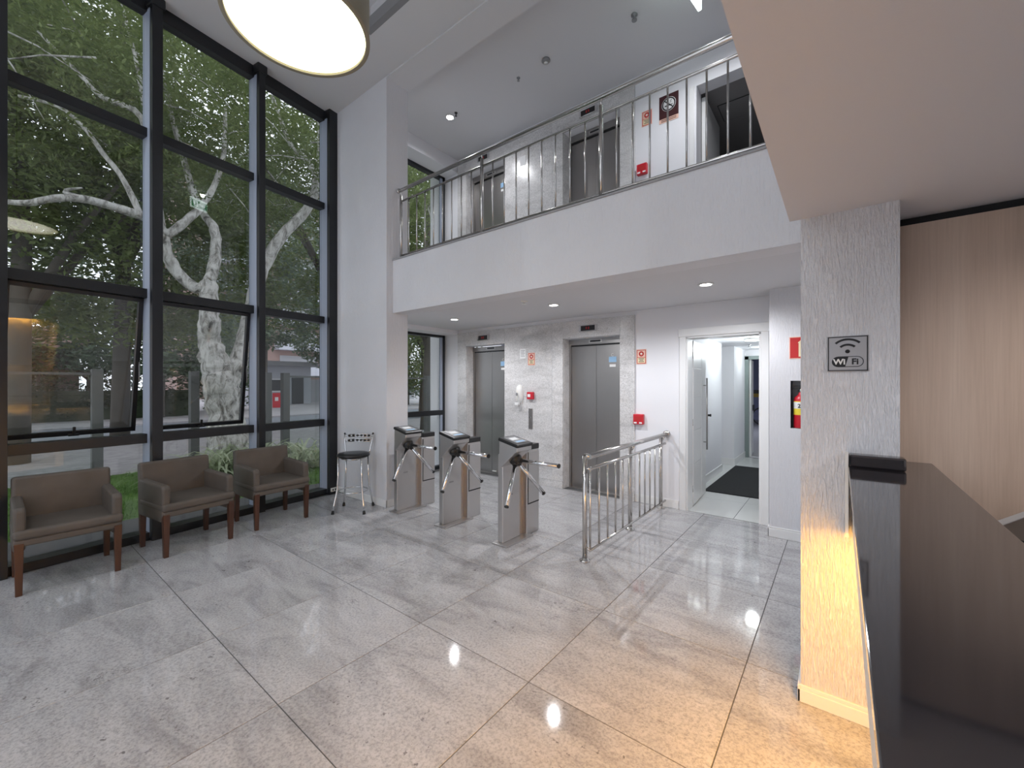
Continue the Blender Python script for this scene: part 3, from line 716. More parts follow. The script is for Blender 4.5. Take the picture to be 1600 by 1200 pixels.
for a, b in (('bb','rear'),('bb','seat'),('seat','rear'),('seat','head'),('bb','headl'),('head','fork')): fr.tube([pts[a], pts[b]], .016, 8)
fr.build('frame', M['blackp'], bk)
MB().tube([(.15,0,.80),(.18,0,.92)], .013, 8).box(.06, .30, -.06, .06, .92, .96).build('saddle', M['blackr'], bk, .0)
MB().tube([(-.33,0,.82),(-.31,0,.95)], .014, 8).tube([(-.36,-.26,.97),(-.31,-.12,.95),(-.31,.12,.95),(-.36,.26,.97)], .012, 8).build('handlebar', M['blackp'], bk)
MB().tube([(-.05,-.07,.29),(-.05,.07,.29)], .02, 8).tube([(-.05,-.07,.29),(.06,-.07,.16)], .01, 6).tube([(-.05,.07,.29),(-.16,.07,.42)], .01, 6).build('crank', M['chrome'], bk)

# gallery doorway into a dark room
d3 = sempty('door_3', 'dark doorway on the gallery with white casing')
MB().box(-1.395, -1.337, YB-.012, YB+.012, ZM, 4.985).build('casing', M['trimw'], d3, .003)
MB().box(-1.337, -1.315, YB-.0, YB+.21, ZM, 4.985).build('door_lining', M['white'], d3)
MB().box(-1.31, -1.27, YB+.22, YB+.98, ZM+.01, 4.95).build('door_leaf', M['trimw'], d3)
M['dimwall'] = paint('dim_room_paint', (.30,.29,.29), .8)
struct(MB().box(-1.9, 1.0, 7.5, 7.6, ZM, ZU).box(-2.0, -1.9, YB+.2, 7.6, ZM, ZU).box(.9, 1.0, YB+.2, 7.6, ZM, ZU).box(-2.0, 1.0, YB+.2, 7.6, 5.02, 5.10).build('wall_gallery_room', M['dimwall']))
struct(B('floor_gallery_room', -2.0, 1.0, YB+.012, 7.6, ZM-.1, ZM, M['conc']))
t = thing('ceiling_hatch', 'square ceiling hatch in the dark gallery room', 'hatch', (-1.02, 5.95, 5.02)); B('frame', -.2, .2, -.2, .2, -.006, 0, M['blackp'], t); B('panel', -.19, .19, -.19, .19, -.010, -.006, M['dimwall'], t)
t = thing('sprinkler', 'sprinkler head in the dark gallery room ceiling', 'sprinkler', (-.62, 6.3, 5.02)); MB().lathe([(.03,0),(.03,-.01),(.01,-.015),(.01,-.05),(.025,-.055),(.025,-.06)], n=12).build('head', M['blackp'], t)
# gallery ceiling fittings
t = thing('sprinkler', 'sprinkler head on the gallery ceiling near the far end', 'sprinkler', (-1.715, 4.279, ZU)); MB().lathe([(.035,0),(.035,-.008),(.012,-.012),(.012,-.05),(.028,-.055),(.028,-.062)], n=14).build('head', M['greyp'], t)
t = thing('smoke_detector', 'round smoke detector on the gallery ceiling', 'smoke detector', (-2.793, 4.212, ZU)); MB().lathe([(.05,0),(.052,-.018),(.035,-.035),(.0,-.04)], n=24).build('case', M['greyp'], t); MB().lathe([(.025,-.0385),(.027,-.0395),(.0,-.043)], n=16).build('vent', M['whitep'], t)
t = thing('sprinkler', 'small sprinkler head left of the gallery smoke detector', 'sprinkler', (-3.234, 4.242, ZU)); MB().lathe([(.022,0),(.022,-.008),(.008,-.012),(.008,-.035),(.018,-.04)], n=14).build('head', M['greyp'], t)
t = thing('sprinkler', 'small sprinkler head beside the gallery spotlight at the window end', 'sprinkler', (-4.36, 4.23, ZU)); MB().lathe([(.022,0),(.022,-.008),(.008,-.012),(.008,-.045),(.018,-.05)], n=14).build('head', M['blackp'], t)
t = thing('sprinkler', 'sprinkler head under the gallery in front of the elevators', 'sprinkler', (-2.80, 3.78, ZL-.006)); MB().lathe([(.04,0),(.04,-.006),(.012,-.01),(.012,-.03),(.028,-.034)], n=14).build('head', M['whitep'], t)
# exit sign hanging from the gallery ceiling (seen mirrored in the glazing)
t = thing('exit_sign', 'green exit sign hanging from the gallery ceiling, mirrored in the glazing', 'sign', (-1.07, 4.05, ZU+.10), math.radians(-98))
MB().tube([(-.1,0,-.10),(-.1,0,-.28)], .004, 6).tube([(.1,0,-.10),(.1,0,-.28)], .004, 6).build('rods', M['whitep'], t)
B('case', -.17, .17, -.015, .015, -.47, -.27, M['signwhite'], t)
B('green_panel', -.16, .16, -.018, -.015, -.45, -.31, M['green'], t)
B('door_symbol', .03, .12, -.021, -.018, -.435, -.325, M['signwhite'], t)
MB().tube([(.085,-.022,-.345),(.08,-.022,-.385),(.06,-.022,-.42)], .007, 5).tube([(.08,-.022,-.385),(.10,-.022,-.42)], .007, 5).tube([(.085,-.022,-.358),(.055,-.022,-.37)], .005, 5).build('running_figure', M['green'], t)
MB().prism([(-.13,-.38),(-.08,-.335),(-.08,-.362),(.0,-.362),(.0,-.398),(-.08,-.398),(-.08,-.425)], 'y', -.021, -.018).build('arrow', M['signwhite'], t)

# ------------------------------------------------------------------ railings
gr = thing('gallery_railing', 'long stainless steel railing along the gallery edge', 'railing', (0, 3.20, 3.03))
MB().tube([(-4.32,0,.865),(2.99,0,.865)], .021, 14).build('handrail', M['rail'], gr)
MB().lathe([(0,0),(.03,0),(.034,.012),(.03,.024),(0,.024)], (-4.318,0,.865), 18, Matrix.Rotation(PI/2, 4, 'Y')).build('wall_flange', M['rail'], gr)
MB().tube([(-4.27,0,.725),(2.98,0,.725)], .012, 10).build('upper_bar', M['rail'], gr); MB().tube([(-4.27,0,.055),(2.98,0,.055)], .012, 10).build('lower_bar', M['rail'], gr)
posts = [-4.262, -2.915, -1.570, -.20, 1.15, 2.50]
for x in posts: MB().tube([(x,0,0),(x,0,.80)], .019, 12).tube([(x,0,.80),(x,0,.865)], .009, 8).lathe([(.035,0),(.035,.006),(.02,.008)], (x,0,0), 16).build('post', M['rail'], gr)
for a, b, n in ((-4.262,-2.915,8), (-2.915,-1.570,8), (-1.570,-.2,9), (-.2,1.15,8), (1.15,2.5,8)):
    for i in range(1, n+1):
        x = a+(b-a)*i/(n+1); MB().tube([(x,0,.055),(x,0,.725)], .0075, 8).build('baluster', M['rail'], gr)
lr = thing('low_railing', 'low stainless steel railing between the turnstiles and the white door', 'railing', (-1.70, 3.16, 0))
MB().tube([(0,0,.892),(.05,0,.892)], .022, 12).tube([(.05,-.02,.892),(.05,1.965,.892)], .024, 14).build('handrail', M['rail'], lr)
MB().lathe([(0,0),(.035,0),(.045,.012),(.045,.02),(.02,.03),(0,.03)], (.05,1.985,.892), 20, Matrix.Rotation(PI/2, 4, 'X')).build('wall_flange', M['rail'], lr)
MB().tube([(.012,0,.785),(.05,0,.785)], .012, 10).tube([(.05,-.01,.785),(.05,1.915,.785)], .014, 10).build('upper_bar', M['rail'], lr)
MB().tube([(.012,0,.115),(.05,0,.10)], .011, 10).tube([(.05,-.01,.10),(.05,1.915,.10)], .012, 10).build('lower_bar', M['rail'], lr)
for y in (0, .97, 1.91):
    p = MB().tube([(0,y,0),(0,y,.86 if y else .892)], .021, 14).build('post', M['rail'], lr)
    MB().lathe([(.046,0),(.046,.008),(.034,.014),(.024,.028),(.021,.03)], (0,y,0), 20).build('foot_flange', M['rail'], p)
    if y: MB().tube([(0,y,.80),(.05,y,.872)], .010, 8).build('rail_bracket', M['rail'], p)
for y in (.0, .165, .335, .505, .67, .83, 1.10, 1.25, 1.40, 1.56, 1.72): MB().tube([(.05,y,.10),(.05,y,.785)], .0095, 8).build('baluster', M['rail'], lr)

# ------------------------------------------------------------------ turnstiles (local origin under the pedestal)
def turnstile(x, y, label):
    t = thing('turnstile', label, 'turnstile', (x, y, 0), 0, 'tripod turnstiles')
    ox, oy = 2.46, -3.25                                   # written in the coordinates of the right-hand one
    def bb(name, x0, x1, y0, y1, z0, z1, m, par=t, bev=0): return B(name, x0+ox, x1+ox, y0+oy, y1+oy, z0, z1, M[m], par, bev)
    bb('base_plate', -2.565, -2.385, 2.955, 3.37, 0, .014, 'steel', t, .003)
    bb('pedestal', -2.53, -2.47, 3.0, 3.27, .014, .84, 'steel', t, .006)
    bb('pedestal_web', -2.53, -2.497, 3.27, 3.335, .014, .84, 'steel')
    rear = bb('rear_cabinet', -2.53, -2.438, 3.335, 3.545, 0, .84, 'steel', t, .005)
    bb('rear_cap', -2.532, -2.436, 3.36, 3.548, .84, .893, 'blackp', t, .006)
    g = MB()
    for a, b, c, d in ((3.352,3.360,.31,.82), (3.352,3.545,.30,.312)): g.box(-2.4385+ox, -2.4365+ox, a+oy, b+oy, c, d)
    g.build('lid_seal', M['blackr'], rear)
    bb('coin_lid', -2.438, -2.4335, 3.364, 3.543, .316, .82, 'steel', rear, .002)
    hd = MB().prism([(-2.50+ox,.972), (-2.285+ox,.922), (-2.285+ox,.885), (-2.318+ox,.868), (-2.478+ox,.722), (-2.50+ox,.722)], 'y', 2.98+oy, 3.205+oy).build('head', M['steel'], t, .006)
    sl = math.atan2(.050, .215)
    Mt = Matrix.Translation((-2.3925+ox, 3.0925+oy, .950)) @ Matrix.Rotation(sl, 4, 'Y')
    lid = MB().box(-.118, .118, -.122, .122, -.006, .026, Mt).build('lid', M['blackp'], t, .010, 3)
    MB().box(-.085, .075, -.085, .085, .026, .030, Mt).build('reader_panel', M['greyp'], lid)
    MB().box(-.050, .005, -.055, .045, .030, .032, Mt).build('reader_sticker', M['paper'], lid)
    MB().box(.035, .065, -.06, .06, .030, .0315, Mt).build('light_bar', M['bluest'], lid)
    bb('nameplate', -2.4702, -2.4685, 3.09, 3.15, .44, .455, 'doorsteel')
    # tripod
    hub = Vector((-2.405+ox, 3.10+oy, .800)); ax = Vector((1,0,-1)).normalized()
    Mr = ax.to_track_quat('Z', 'Y').to_matrix().to_4x4()
    MB().lathe([(.062,-.02),(.062,.02),(.052,.045),(.03,.06),(0,.062)], hub, 24, Mr).build('hub', M['blackp'], t)
    for d in ((1,0,0), (.25,-.612,-.75), (.25,.612,-.75)):
        d = Vector(d).normalized(); h0 = hub+ax*.02
        arm = MB().tube([h0+d*.03, h0+d*.465], .0195, 14).build('arm', M['chrome'], t)
        MB().tube([h0+d*.463, h0+d*.475], .0205, 14).build('end_cap', M['blackp'], arm)
        MB().tube([h0+d*.02, h0+d*.06], .026, 12).build('arm_socket', M['blackp'], arm)
    return t
t3 = turnstile(-2.46, 3.25, 'rightmost steel tripod turnstile, nearest the low railing')
dup(t3, 'middle one of the three steel tripod turnstiles', (-3.275, 3.25, 0)); dup(t3, 'leftmost steel tripod turnstile, beside the white pier', (-4.06, 3.25, 0))

# ------------------------------------------------------------------ armchairs (local: +x faces the room, width along y)
def armchair(loc, rz, label):
    t = thing('armchair', label, 'armchair', loc, rz, 'armchairs along the glazing')
    hw, hd = .285, .265
    F = M['fabric']
    for sx, sy in ((1,1),(1,-1),(-1,1),(-1,-1)):
        x, y = sx*(hd-.024), sy*(hw-.028); k = 1 if sx > 0 else 0
        MB().prism([(-.024,-.024),(.024,-.024),(.024,.024),(-.024,.024)], 'z', .0, .37, Matrix.Translation((x, y, 0))).build('leg', M['legwood'], t, .003)
        # taper the foot
    # taper legs
    for ch in [c for c in t.children if c.name.startswith('leg')]:
        c0 = sum((v.co.x for v in ch.data.vertices))/8; c1 = sum((v.co.y for v in ch.data.vertices))/8
        for v in ch.data.vertices:
            if v.co.z < .01: v.co.x = c0+(v.co.x-c0)*.72; v.co.y = c1+(v.co.y-c1)*.72
    B('apron', -hd+.01, hd-.004, -hw+.004, hw-.004, .345, .395, F, t, .012)
    cu = MB().box(-hd+.04, hd+.012, -hw-.004, hw+.004, .392, .462).build('seat_cushion', F, t, .028, 4)
    # backrest: reclined slab
    Mb = Matrix.Translation((-hd+.045, 0, .36)) @ Matrix.Rotation(math.radians(-6), 4, 'Y')
    MB().box(-.045, .04, -hw+.005, hw-.005, .0, .415, Mb).build('backrest', F, t, .024, 4)
    for s in (-1, 1):
        y0, y1 = (s*hw-.0, s*(hw-.062)); y0, y1 = min(y0, y1), max(y0, y1)
        pr = [(-hd+.0,.30),(hd-.055,.30),(hd-.012,.36),(hd-.012,.595),(hd-.04,.618),(-hd+.03,.632),(-hd-.01,.60)]
        MB().prism([(p[0], p[1]) for p in pr], 'y', y0, y1).build('armrest', F, t, .018, 3)
    return t
a1 = armchair((-4.805, .415, 0), 0, 'taupe armchair nearest the camera, cut by the left picture edge')
dup(a1, 'middle one of the three taupe armchairs by the glazing', (-4.85, 1.20, 0), math.radians(8))
dup(a1, 'taupe armchair next to the chrome bar stool', (-4.95, 1.985, 0), math.radians(2))

# ------------------------------------------------------------------ bar stool
st = thing('bar_stool', 'chrome bar stool with black round seat and slatted back', 'stool', (-4.555, 2.735, 0), math.radians(40))
# local y+ is the back
for sx in (-1, 1):
    for sy in (-1, 1):
        pts = [(sx*.135, sy*.125, .635), (sx*.135, sy*.125, .42), (sx*.145, sy*.135, .25), (sx*.168, sy*.160, .10), (sx*.178, sy*.172, .02)]
        lg = MB().tube(pts, .011, 10).build('leg', M['chrome'], st)
        MB().tube([(sx*.176, sy*.170, .035), (sx*.180, sy*.174, 0)], [.015,.018], 10).build('rubber_foot', M['blackr'], lg)
MB().tube([(.165*math.cos(2*PI*i/32), .158*math.sin(2*PI*i/32), .235) for i in range(32)], .0075, 8, closed=True).build('foot_ring', M['chrome'], st)
MB().lathe([(0,.632),(.16,.632),(.182,.645),(.186,.662),(.172,.678),(.09,.684),(0,.682)], n=36).build('seat', M['blackp'], st)
MB().tube([(.135*math.cos(2*PI*i/24), .125*math.sin(2*PI*i/24), .622) for i in range(24)], .009, 6, closed=True).build('seat_ring', M['chrome'], st)
MB().box(-.06, .06, -.06, .06, .60, .635).build('seat_plate', M['blackp'], st)
for s in (-1, 1):
    up = MB().tube([(s*.135, .125, .60), (s*.150, .150, .70), (s*.165, .175, .80), (s*.172, .190, .885)], .009, 8).build('back_upright', M['chrome'], st)
    MB().lathe([(0,0),(.011,0),(.012,.008),(.007,.016),(0,.018)], (s*.172, .190, .882), 12).build('finial', M['blackp'], up)
for z, yy in ((.862,.186), (.805,.176)):
    MB().tube([(-.168,yy,z+.014),(0,yy+.03,z+.014),(.168,yy,z+.014)], .006, 6).tube([(-.166,yy-.002,z-.014),(0,yy+.028,z-.014),(.166,yy-.002,z-.014)], .006, 6).build('back_rail', M['chrome'], st)
    mb = MB()
    for i in range(6):
        x = -.12+.048*i; q = yy+.03*(1-abs(x)/.168)
        mb.lathe([(0,-.018),(.012,-.012),(.018,0),(.012,.012),(0,.018)], (x, q, z), 8)
    mb.build('back_slat', M['blackp'], st)

# ------------------------------------------------------------------ reception desk
dk = thing('reception_desk', 'reception desk with long black granite top', 'desk', (0, 0, 0))
MB().prism([(.0295,-1.6),(.328,-1.6),(.328,2.655),(.204,2.655),(.204,2.396),(.0295,2.396)], 'z', 1.115, 1.14).build('countertop', M['bgranite'], dk, .002)
# upstand around the pillar
B('upstand', .031, .214, 2.325, 2.398, 1.1405, 1.194, M['bgranite'], dk, .008)
B('apron', .0435, .055, -1.6, 2.398, .856, 1.1145, M['whitep'], dk)
B('end_trim', .018, .0292, 2.33, 2.398, .832, 1.196, M['whitep'], dk)
B('body_panel', .14, .16, -1.6, 2.39, 0, 1.115, M['plaster'], dk)
B('body_base', .128, .14, -1.6, 2.385, 0, .08, M['trimw'], dk)
B('led_strip', .085, .115, -1.55, 2.36, .866, .876, M['ledwarm'], dk)
la = bpy.data.lights.new('led_glow', 'AREA'); la.shape = 'RECTANGLE'; la.size = .022; la.size_y = 3.65; la.energy = P_STRIP; la.color = (1.0,.47,.06)
lo = bpy.data.objects.new('led_glow', la); COL.objects.link(lo); lo.parent = dk; lo.location = (.10, .40, .865)
ds = thing('low_cabinet', 'dark cabinet with a grey top edge behind the reception counter', 'cabinet', (.53, 2.49, 0), math.radians(63.5))
B('body', -.34, .10, -.55, -.02, 0, .955, M['blackp'], ds, .003); B('top', -.36, .12, -.57, -.026, .955, .984, M['blackp'], ds, .003); B('edge_strip', -.36, .12, -.026, 0, .955, .986, M['conc'], ds)
B('door', -.343, -.34, -.54, -.03, .05, .94, M['greyp'], ds)
# outlet on the glazing base
t = thing('power_outlet', 'small white power outlet at the foot of the glazing', 'outlet', (WX, WY, 0), PI/2+WA)
B('case', 2.83, 2.925, -.022, 0, .035, .085, M['whitep'], t, .004)
for x in (2.855, 2.895): B('socket', x-.011, x+.011, -.024, -.022, .048, .072, M['blackp'], t)

# ------------------------------------------------------------------ outdoors
gnd = struct(B('ground_road', -90, -6.0, -60, 90, -.35, -.15, M['asphalt']), 'grey asphalt road')
struct(B('ground_pavement', -15.5, -9.9, -60, 60, -.16, -.10, M['paving']), 'pale concrete pavement outside the glass fence')
lawn = struct(MB().prism([(-9.9,-60),(-5.35,-60),(-5.25,0),(-5.72,3.3),(-5.75,9.5),(-9.9,60)], 'z', -.16, -.08).build('ground_lawn', M['grass']), 'green lawn strip outside the glazing')
struct(B('ground_verge', -27, -22, -60, 60, -.16, -.09, M['paving'])); struct(B('ground_forecourt', -60, -22.2, 6, 60, -.16, -.08, M['paving']), 'paved forecourt across the road')
struct(B('wall_plinth', -5.9, -5.75, 3.4, 9.9, -.15, 0, M['conc']))
rnd = random.Random(11)
# lawn blades
vs = []; fs = []
for i in range(16000):
    x = rnd.uniform(-9.8, -5.95); y = rnd.uniform(-1.5, 9); a = rnd.uniform(0, PI); hh = rnd.uniform(.03, .08); w = .006
    dx, dy = w*math.cos(a), w*math.sin(a); lx, ly = rnd.uniform(-.03,.03), rnd.uniform(-.03,.03); b = len(vs)
    if x > -5.28-.145*y-.1: continue
    vs += [(x-dx,y-dy,-.08),(x+dx,y+dy,-.08),(x+lx,y+ly,-.08+hh)]; fs.append((b,b+1,b+2))
g = MB(); g.v = vs; g.f = fs; g.sm = [False]*len(fs)
gb = stuff(g.build('grass_blades', M['grass'], None, recalc=False)); tag(gb, 'short green grass blades on the lawn outside the glazing', 'grass')

def leaves(clusters, n, size, ratio, rn, droop=.3, flat=.6):
    vs = []; fs = []
    for (cx, cy, cz_, r) in clusters:
        for i in range(n):
            while True:
                p = (rn.uniform(-1,1), rn.uniform(-1,1), rn.uniform(-1,1))
                if p[0]**2+p[1]**2+p[2]**2 <= 1: break
            c = Vector((cx+p[0]*r, cy+p[1]*r, cz_+p[2]*r*flat))
            d = Vector((rn.gauss(0,1), rn.gauss(0,1), rn.gauss(0,.45)-droop)).normalized()
            q = d.cross(Vector((rn.gauss(0,.5), rn.gauss(0,.5), 1))); q = q.normalized() if q.length > 1e-4 else Vector((1,0,0))
            s_ = size*rn.uniform(.6, 1.3); w = s_*ratio*.5; b = len(vs)
            vs += [c-d*s_*.5, c+q*w, c+d*s_*.5, c-q*w]; fs.append((b, b+1, b+2, b+3))
    m = MB(); m.v = [tuple(v) for v in vs]; m.f = fs; m.sm = [False]*len(fs); return m
BR = {
'trunk': [(-9.16, 2.97, -0.16, 0.42), (-9.2, 2.94, 0.27, 0.33), (-9.25, 2.9, 0.89, 0.29), (-9.32, 2.84, 1.35, 0.3), (-9.37, 2.81, 1.68, 0.29), (-9.38, 2.74, 1.99, 0.21), (-9.39, 2.67, 2.35, 0.185), (-9.28, 2.62, 2.7, 0.165), (-9.27, 2.63, 3.06, 0.15), (-9.28, 2.62, 3.38, 0.135)],
'a': [(-9.25, 2.65, 3.42, 0.11), (-9.34, 2.45, 3.27, 0.105), (-9.5, 2.2, 3.54, 0.1), (-9.53, 2.05, 3.86, 0.095), (-9.46, 1.97, 4.21, 0.09), (-9.34, 1.81, 4.34, 0.08), (-9.25, 1.63, 4.34, 0.075), (-9.18, 1.17, 4.36, 0.06), (-9.07, 0.88, 4.31, 0.055), (-9.07, 0.62, 4.21, 0.05), (-9.06, 0.38, 4.06, 0.04), (-9.33, 0.04, 4.07, 0.03)],
'b': [(-9.44, 1.98, 4.21, 0.075), (-9.45, 2.1, 4.23, 0.075), (-9.56, 2.4, 4.62, 0.07), (-9.66, 2.58, 4.87, 0.06), (-9.67, 2.82, 5.4, 0.05), (-9.64, 2.97, 6.09, 0.04), (-9.62, 2.99, 6.98, 0.03)],
'c': [(-9.28, 2.62, 3.42, 0.1), (-9.44, 2.75, 3.77, 0.1), (-9.53, 2.81, 4.24, 0.09), (-9.69, 2.81, 4.59, 0.08), (-9.96, 2.72, 4.88, 0.07), (-10.14, 2.58, 5.39, 0.06), (-10.17, 2.43, 6.03, 0.05), (-10.08, 2.24, 6.66, 0.04), (-10.13, 2.08, 7.57, 0.03)],
'd': [(-9.35, 2.82, 1.5, 0.24), (-9.3, 2.99, 1.71, 0.185), (-9.36, 3.2, 2.14, 0.155), (-9.48, 3.35, 2.81, 0.135), (-9.58, 3.53, 3.5, 0.125), (-9.64, 3.74, 4.1, 0.12), (-9.48, 3.99, 4.68, 0.11), (-9.24, 4.43, 5.36, 0.09), (-9.15, 4.63, 6.0, 0.075), (-9.4, 4.44, 6.57, 0.06), (-9.62, 4.26, 6.81, 0.05), (-9.85, 3.95, 7.86, 0.035)],
'e': [(-9.23, 1.64, 4.33, 0.05), (-9.33, 1.44, 4.89, 0.04), (-9.46, 1.21, 5.28, 0.035), (-9.56, 1.0, 5.64, 0.03), (-9.74, 0.74, 5.9, 0.025), (-10.06, 0.35, 5.99, 0.02)],
'f': [(-9.46, 1.97, 4.21, 0.07), (-9.45, 1.85, 5.03, 0.06), (-9.48, 1.7, 6.1, 0.05), (-9.74, 1.25, 6.32, 0.04), (-9.93, 0.97, 6.67, 0.03), (-10.28, 0.56, 7.25, 0.02)],
'g': [(-9.45, 1.85, 5.03, 0.05), (-9.69, 1.79, 6.27, 0.04), (-9.83, 1.68, 7.3, 0.03), (-10.04, 1.51, 8.32, 0.02)],
'h': [(-9.19, 4.48, 5.46, 0.07), (-9.22, 4.71, 6.84, 0.05), (-9.33, 4.62, 8.43, 0.03)],
'i': [(-9.26, 1.11, 4.38, 0.04), (-9.51, 0.79, 4.5, 0.03), (-9.29, 0.96, 4.56, 0.012)]}
def smooth_path(pts, k=4):
    out = []; P_ = [Vector(p[:3]) for p in pts]; R_ = [p[3] for p in pts]; n = len(pts)
    for i in range(n-1):
        p0, p1, p2, p3 = P_[max(i-1,0)], P_[i], P_[i+1], P_[min(i+2,n-1)]
        for j in range(k):
            t = j/k
            q = .5*((2*p1)+(p2-p0)*t+(2*p0-5*p1+4*p2-p3)*t*t+(3*p1-p0-3*p2+p3)*t**3)
            out.append((q, R_[i]+(R_[i+1]-R_[i])*t))
    out.append((P_[-1], R_[-1])); return out
tb = Vector((-9.16, 2.97, -.15))
tr = thing('street_tree', 'large pale barked tree growing on the lawn outside the glazing', 'tree', tuple(tb))
for k, pts in BR.items():
    sp = smooth_path(pts)
    wob = [(p-tb+Vector((rnd.uniform(-1,1), rnd.uniform(-1,1), 0))*r*.10, r*rnd.uniform(.93,1.08)) for p, r in sp]
    MB().tube([w[0] for w in wob], [w[1] for w in wob], 14).build('trunk' if k == 'trunk' else 'branch', M['bark'], tr)
# burl on the trunk
MB().lathe([(0,-.16),(.10,-.12),(.15,0),(.10,.12),(0,.16)], Vector((-9.46,2.62,2.02))-tb, 12).build('burl', M['bark'], tr)
cl = []
for i in range(520):
    a = rnd.uniform(0, 2*PI); rr = math.sqrt(rnd.random())
    x = -9.9+rr*math.cos(a)*3.6; y = 1.9+rr*math.sin(a)*6.0; top = 10.5-rr*rr*2.5; z = rnd.uniform(4.9+.9*rr, top)
    if x > -6.6: continue
    if z < 6.0 and abs(y-2.7) < 1.6 and x > -10.2: continue
    cl.append((x-tb.x, y-tb.y, z-tb.z, rnd.uniform(.45,.8)))
for k, pts in BR.items():
    if k in 'trunk': continue
    for p in pts[-4:]:
        if p[2] > 4.8: cl.append((p[0]-tb.x+rnd.uniform(-.4,.4), p[1]-tb.y+rnd.uniform(-.4,.4), p[2]-tb.z+.2, .5))
stuff(leaves(cl, 200, .105, .30, rnd, .35, .55).build('foliage', M['leaf'], tr, recalc=False))
# twigs inside the crown
mb = MB()
for i in range(90):
    c = rnd.choice(cl); p = Vector(c[:3]); d = Vector((rnd.uniform(-1,1), rnd.uniform(-1,1), rnd.uniform(-.7,.2))).normalized()*rnd.uniform(.5,1.3)
    mb.tube([p, p+d*.5+Vector((0,0,.06)), p+d], [.014,.010,.004], 5)
mb.build('twigs', M['bark'], tr)

def far_tree(x, y, h, rx, ry, label, m='leaf2', n=120, k=70, size=.34, z0=2.2):
    t = thing('background_tree', label, 'tree', (x, y, -.12), 0, 'trees across the road')
    MB().tube([(0,0,0),(.1,.05,h*.25),(0,.1,h*.5),(.15,0,h*.8)], [.22,.17,.13,.05], 10).build('trunk', M['bark2'], t)
    for j in range(4):
        a = j*PI/2+rnd.uniform(0,1); MB().tube([(0,.05,h*.3),(rx*.4*math.cos(a), ry*.4*math.sin(a), h*.5),(rx*.7*math.cos(a), ry*.7*math.sin(a), h*.62)], [.10,.07,.03], 8).build('branch', M['bark2'], t)
    c = []
    for i in range(n):
        a = rnd.uniform(0, 2*PI); rr = math.sqrt(rnd.random()); zz = rnd.uniform(0, 1)
        f_ = math.sin(PI*min(1, .12+.88*zz))**.5
        c.append((rx*rr*f_*math.cos(a), ry*rr*f_*math.sin(a), z0+(h-z0)*zz, rnd.uniform(.6,1.1)))
    stuff(leaves(c, k, size, .42, rnd, .2, .7).build('foliage', M[m], t, recalc=False))
far_tree(-14.5, -5.5, 14, 3.4, 4.4, 'big leafy tree across the pavement, furthest left in the glazing', 'leaf', 230, 130, .20, 3.0)
far_tree(-16.0, 2.4, 16, 2.8, 4.6, 'big leafy tree behind the pale barked tree', 'leaf', 320, 130, .21, 3.0)
far_tree(-15.0, 8.6, 14, 3.2, 4.2, 'big leafy tree seen in the glazing bay beside the pier', 'leaf', 230, 130, .20, 3.6)
far_tree(-25.5, -4.0, 13, 2.8, 5.5, 'bushy tree beyond the road behind the hedge, left', 'leaf2', 210, 90, .30, 1.9)
far_tree(-25.5, 5.2, 14, 2.8, 4.8, 'bushy tree beyond the road, in line with the pale barked tree', 'leaf2', 210, 90, .30, 2.2)
far_tree(-33.0, 19.0, 15, 4.0, 5.5, 'leafy tree beside the grey gatehouse', 'leaf2', 200, 90, .36, 3.3)
far_tree(-30.0, 11.5, 16, 3.5, 4.5, 'tall leafy tree above the red board on the forecourt', 'leaf2', 200, 90, .34, 4.2)
far_tree(-16.5, 13.7, 11, 2.6, 3.0, 'leafy tree seen through the lower side window', 'leaf', 170, 110, .20, 1.7)
far_tree(-26.0, 20.0, 12, 4.0, 4.5, 'distant tree seen through the side windows', 'leaf2', 170, 90, .30, 1.0)
far_tree(-11.5, 9.7, 10, 1.9, 2.0, 'tree with crown outside the gallery side window', 'leaf', 150, 110, .15, 3.4)
far_tree(-13.0, .4, 9.5, 1.7, 2.8, 'leafy tree behind the long horizontal branch', 'leaf', 190, 140, .16, 4.3)
far_tree(-28.6, -3.0, 5.5, 1.3, 3.0, 'tall shrub in front of the mauve house, left', 'leaf2', 110, 90, .26, .4)
far_tree(-28.6, 3.2, 6.0, 1.3, 3.4, 'tall shrub right of the mauve house', 'leaf2', 120, 90, .26, .4)
far_tree(-29.0, 8.6, 5.5, 1.3, 2.2, 'tall shrub between the mauve house and the red board', 'leaf2', 90, 90, .26, .4)
# hedge
hd = thing('hedge', 'dark clipped hedge across the road', 'hedge', (-26.3, 1.0, -.1))
c = [(rnd.uniform(-.6,.6), rnd.uniform(-11,5.5), rnd.uniform(.25,1.5), .4) for i in range(190)]
B('core', -.5, .5, -11.2, 5.8, 0, 1.3, M['hedge'], hd); stuff(leaves(c, 60, .16, .5, rnd, 0, .9).build('foliage', M['hedge'], hd, recalc=False))
# houses
h1 = thing('house', 'mauve house with low roof behind the hedge', 'house', (-33, -1.5, -.1))
B('wall', -3, 3, -6.5, 4.5, 0, 3.3, M['house'], h1); MB().prism([(-3.6,3.3),(3.6,3.3),(0,4.6)], 'y', -7, 5).build('roof', M['roof'], h1)
for y in (-4.6, -1.4, 1.8):
    w_ = B('window', 3.0, 3.05, y, y+1.3, 1.1, 2.3, M['trimw'], h1); B('pane', 3.05, 3.06, y+.08, y+1.22, 1.18, 2.22, M['blackp'], w_)
h2 = thing('gatehouse', 'pale grey flat roofed gatehouse across the road', 'house', (-36, 14.6, -.1))
B('wall', -2, 2, -2.6, 2.0, 0, 3.0, M['house2'], h2); B('roof_slab', -2.4, 2.5, -3.0, 2.4, 3.0, 3.35, M['conc'], h2); B('door', 2.0, 2.05, .5, 1.4, 0, 2.1, M['blackp'], h2)
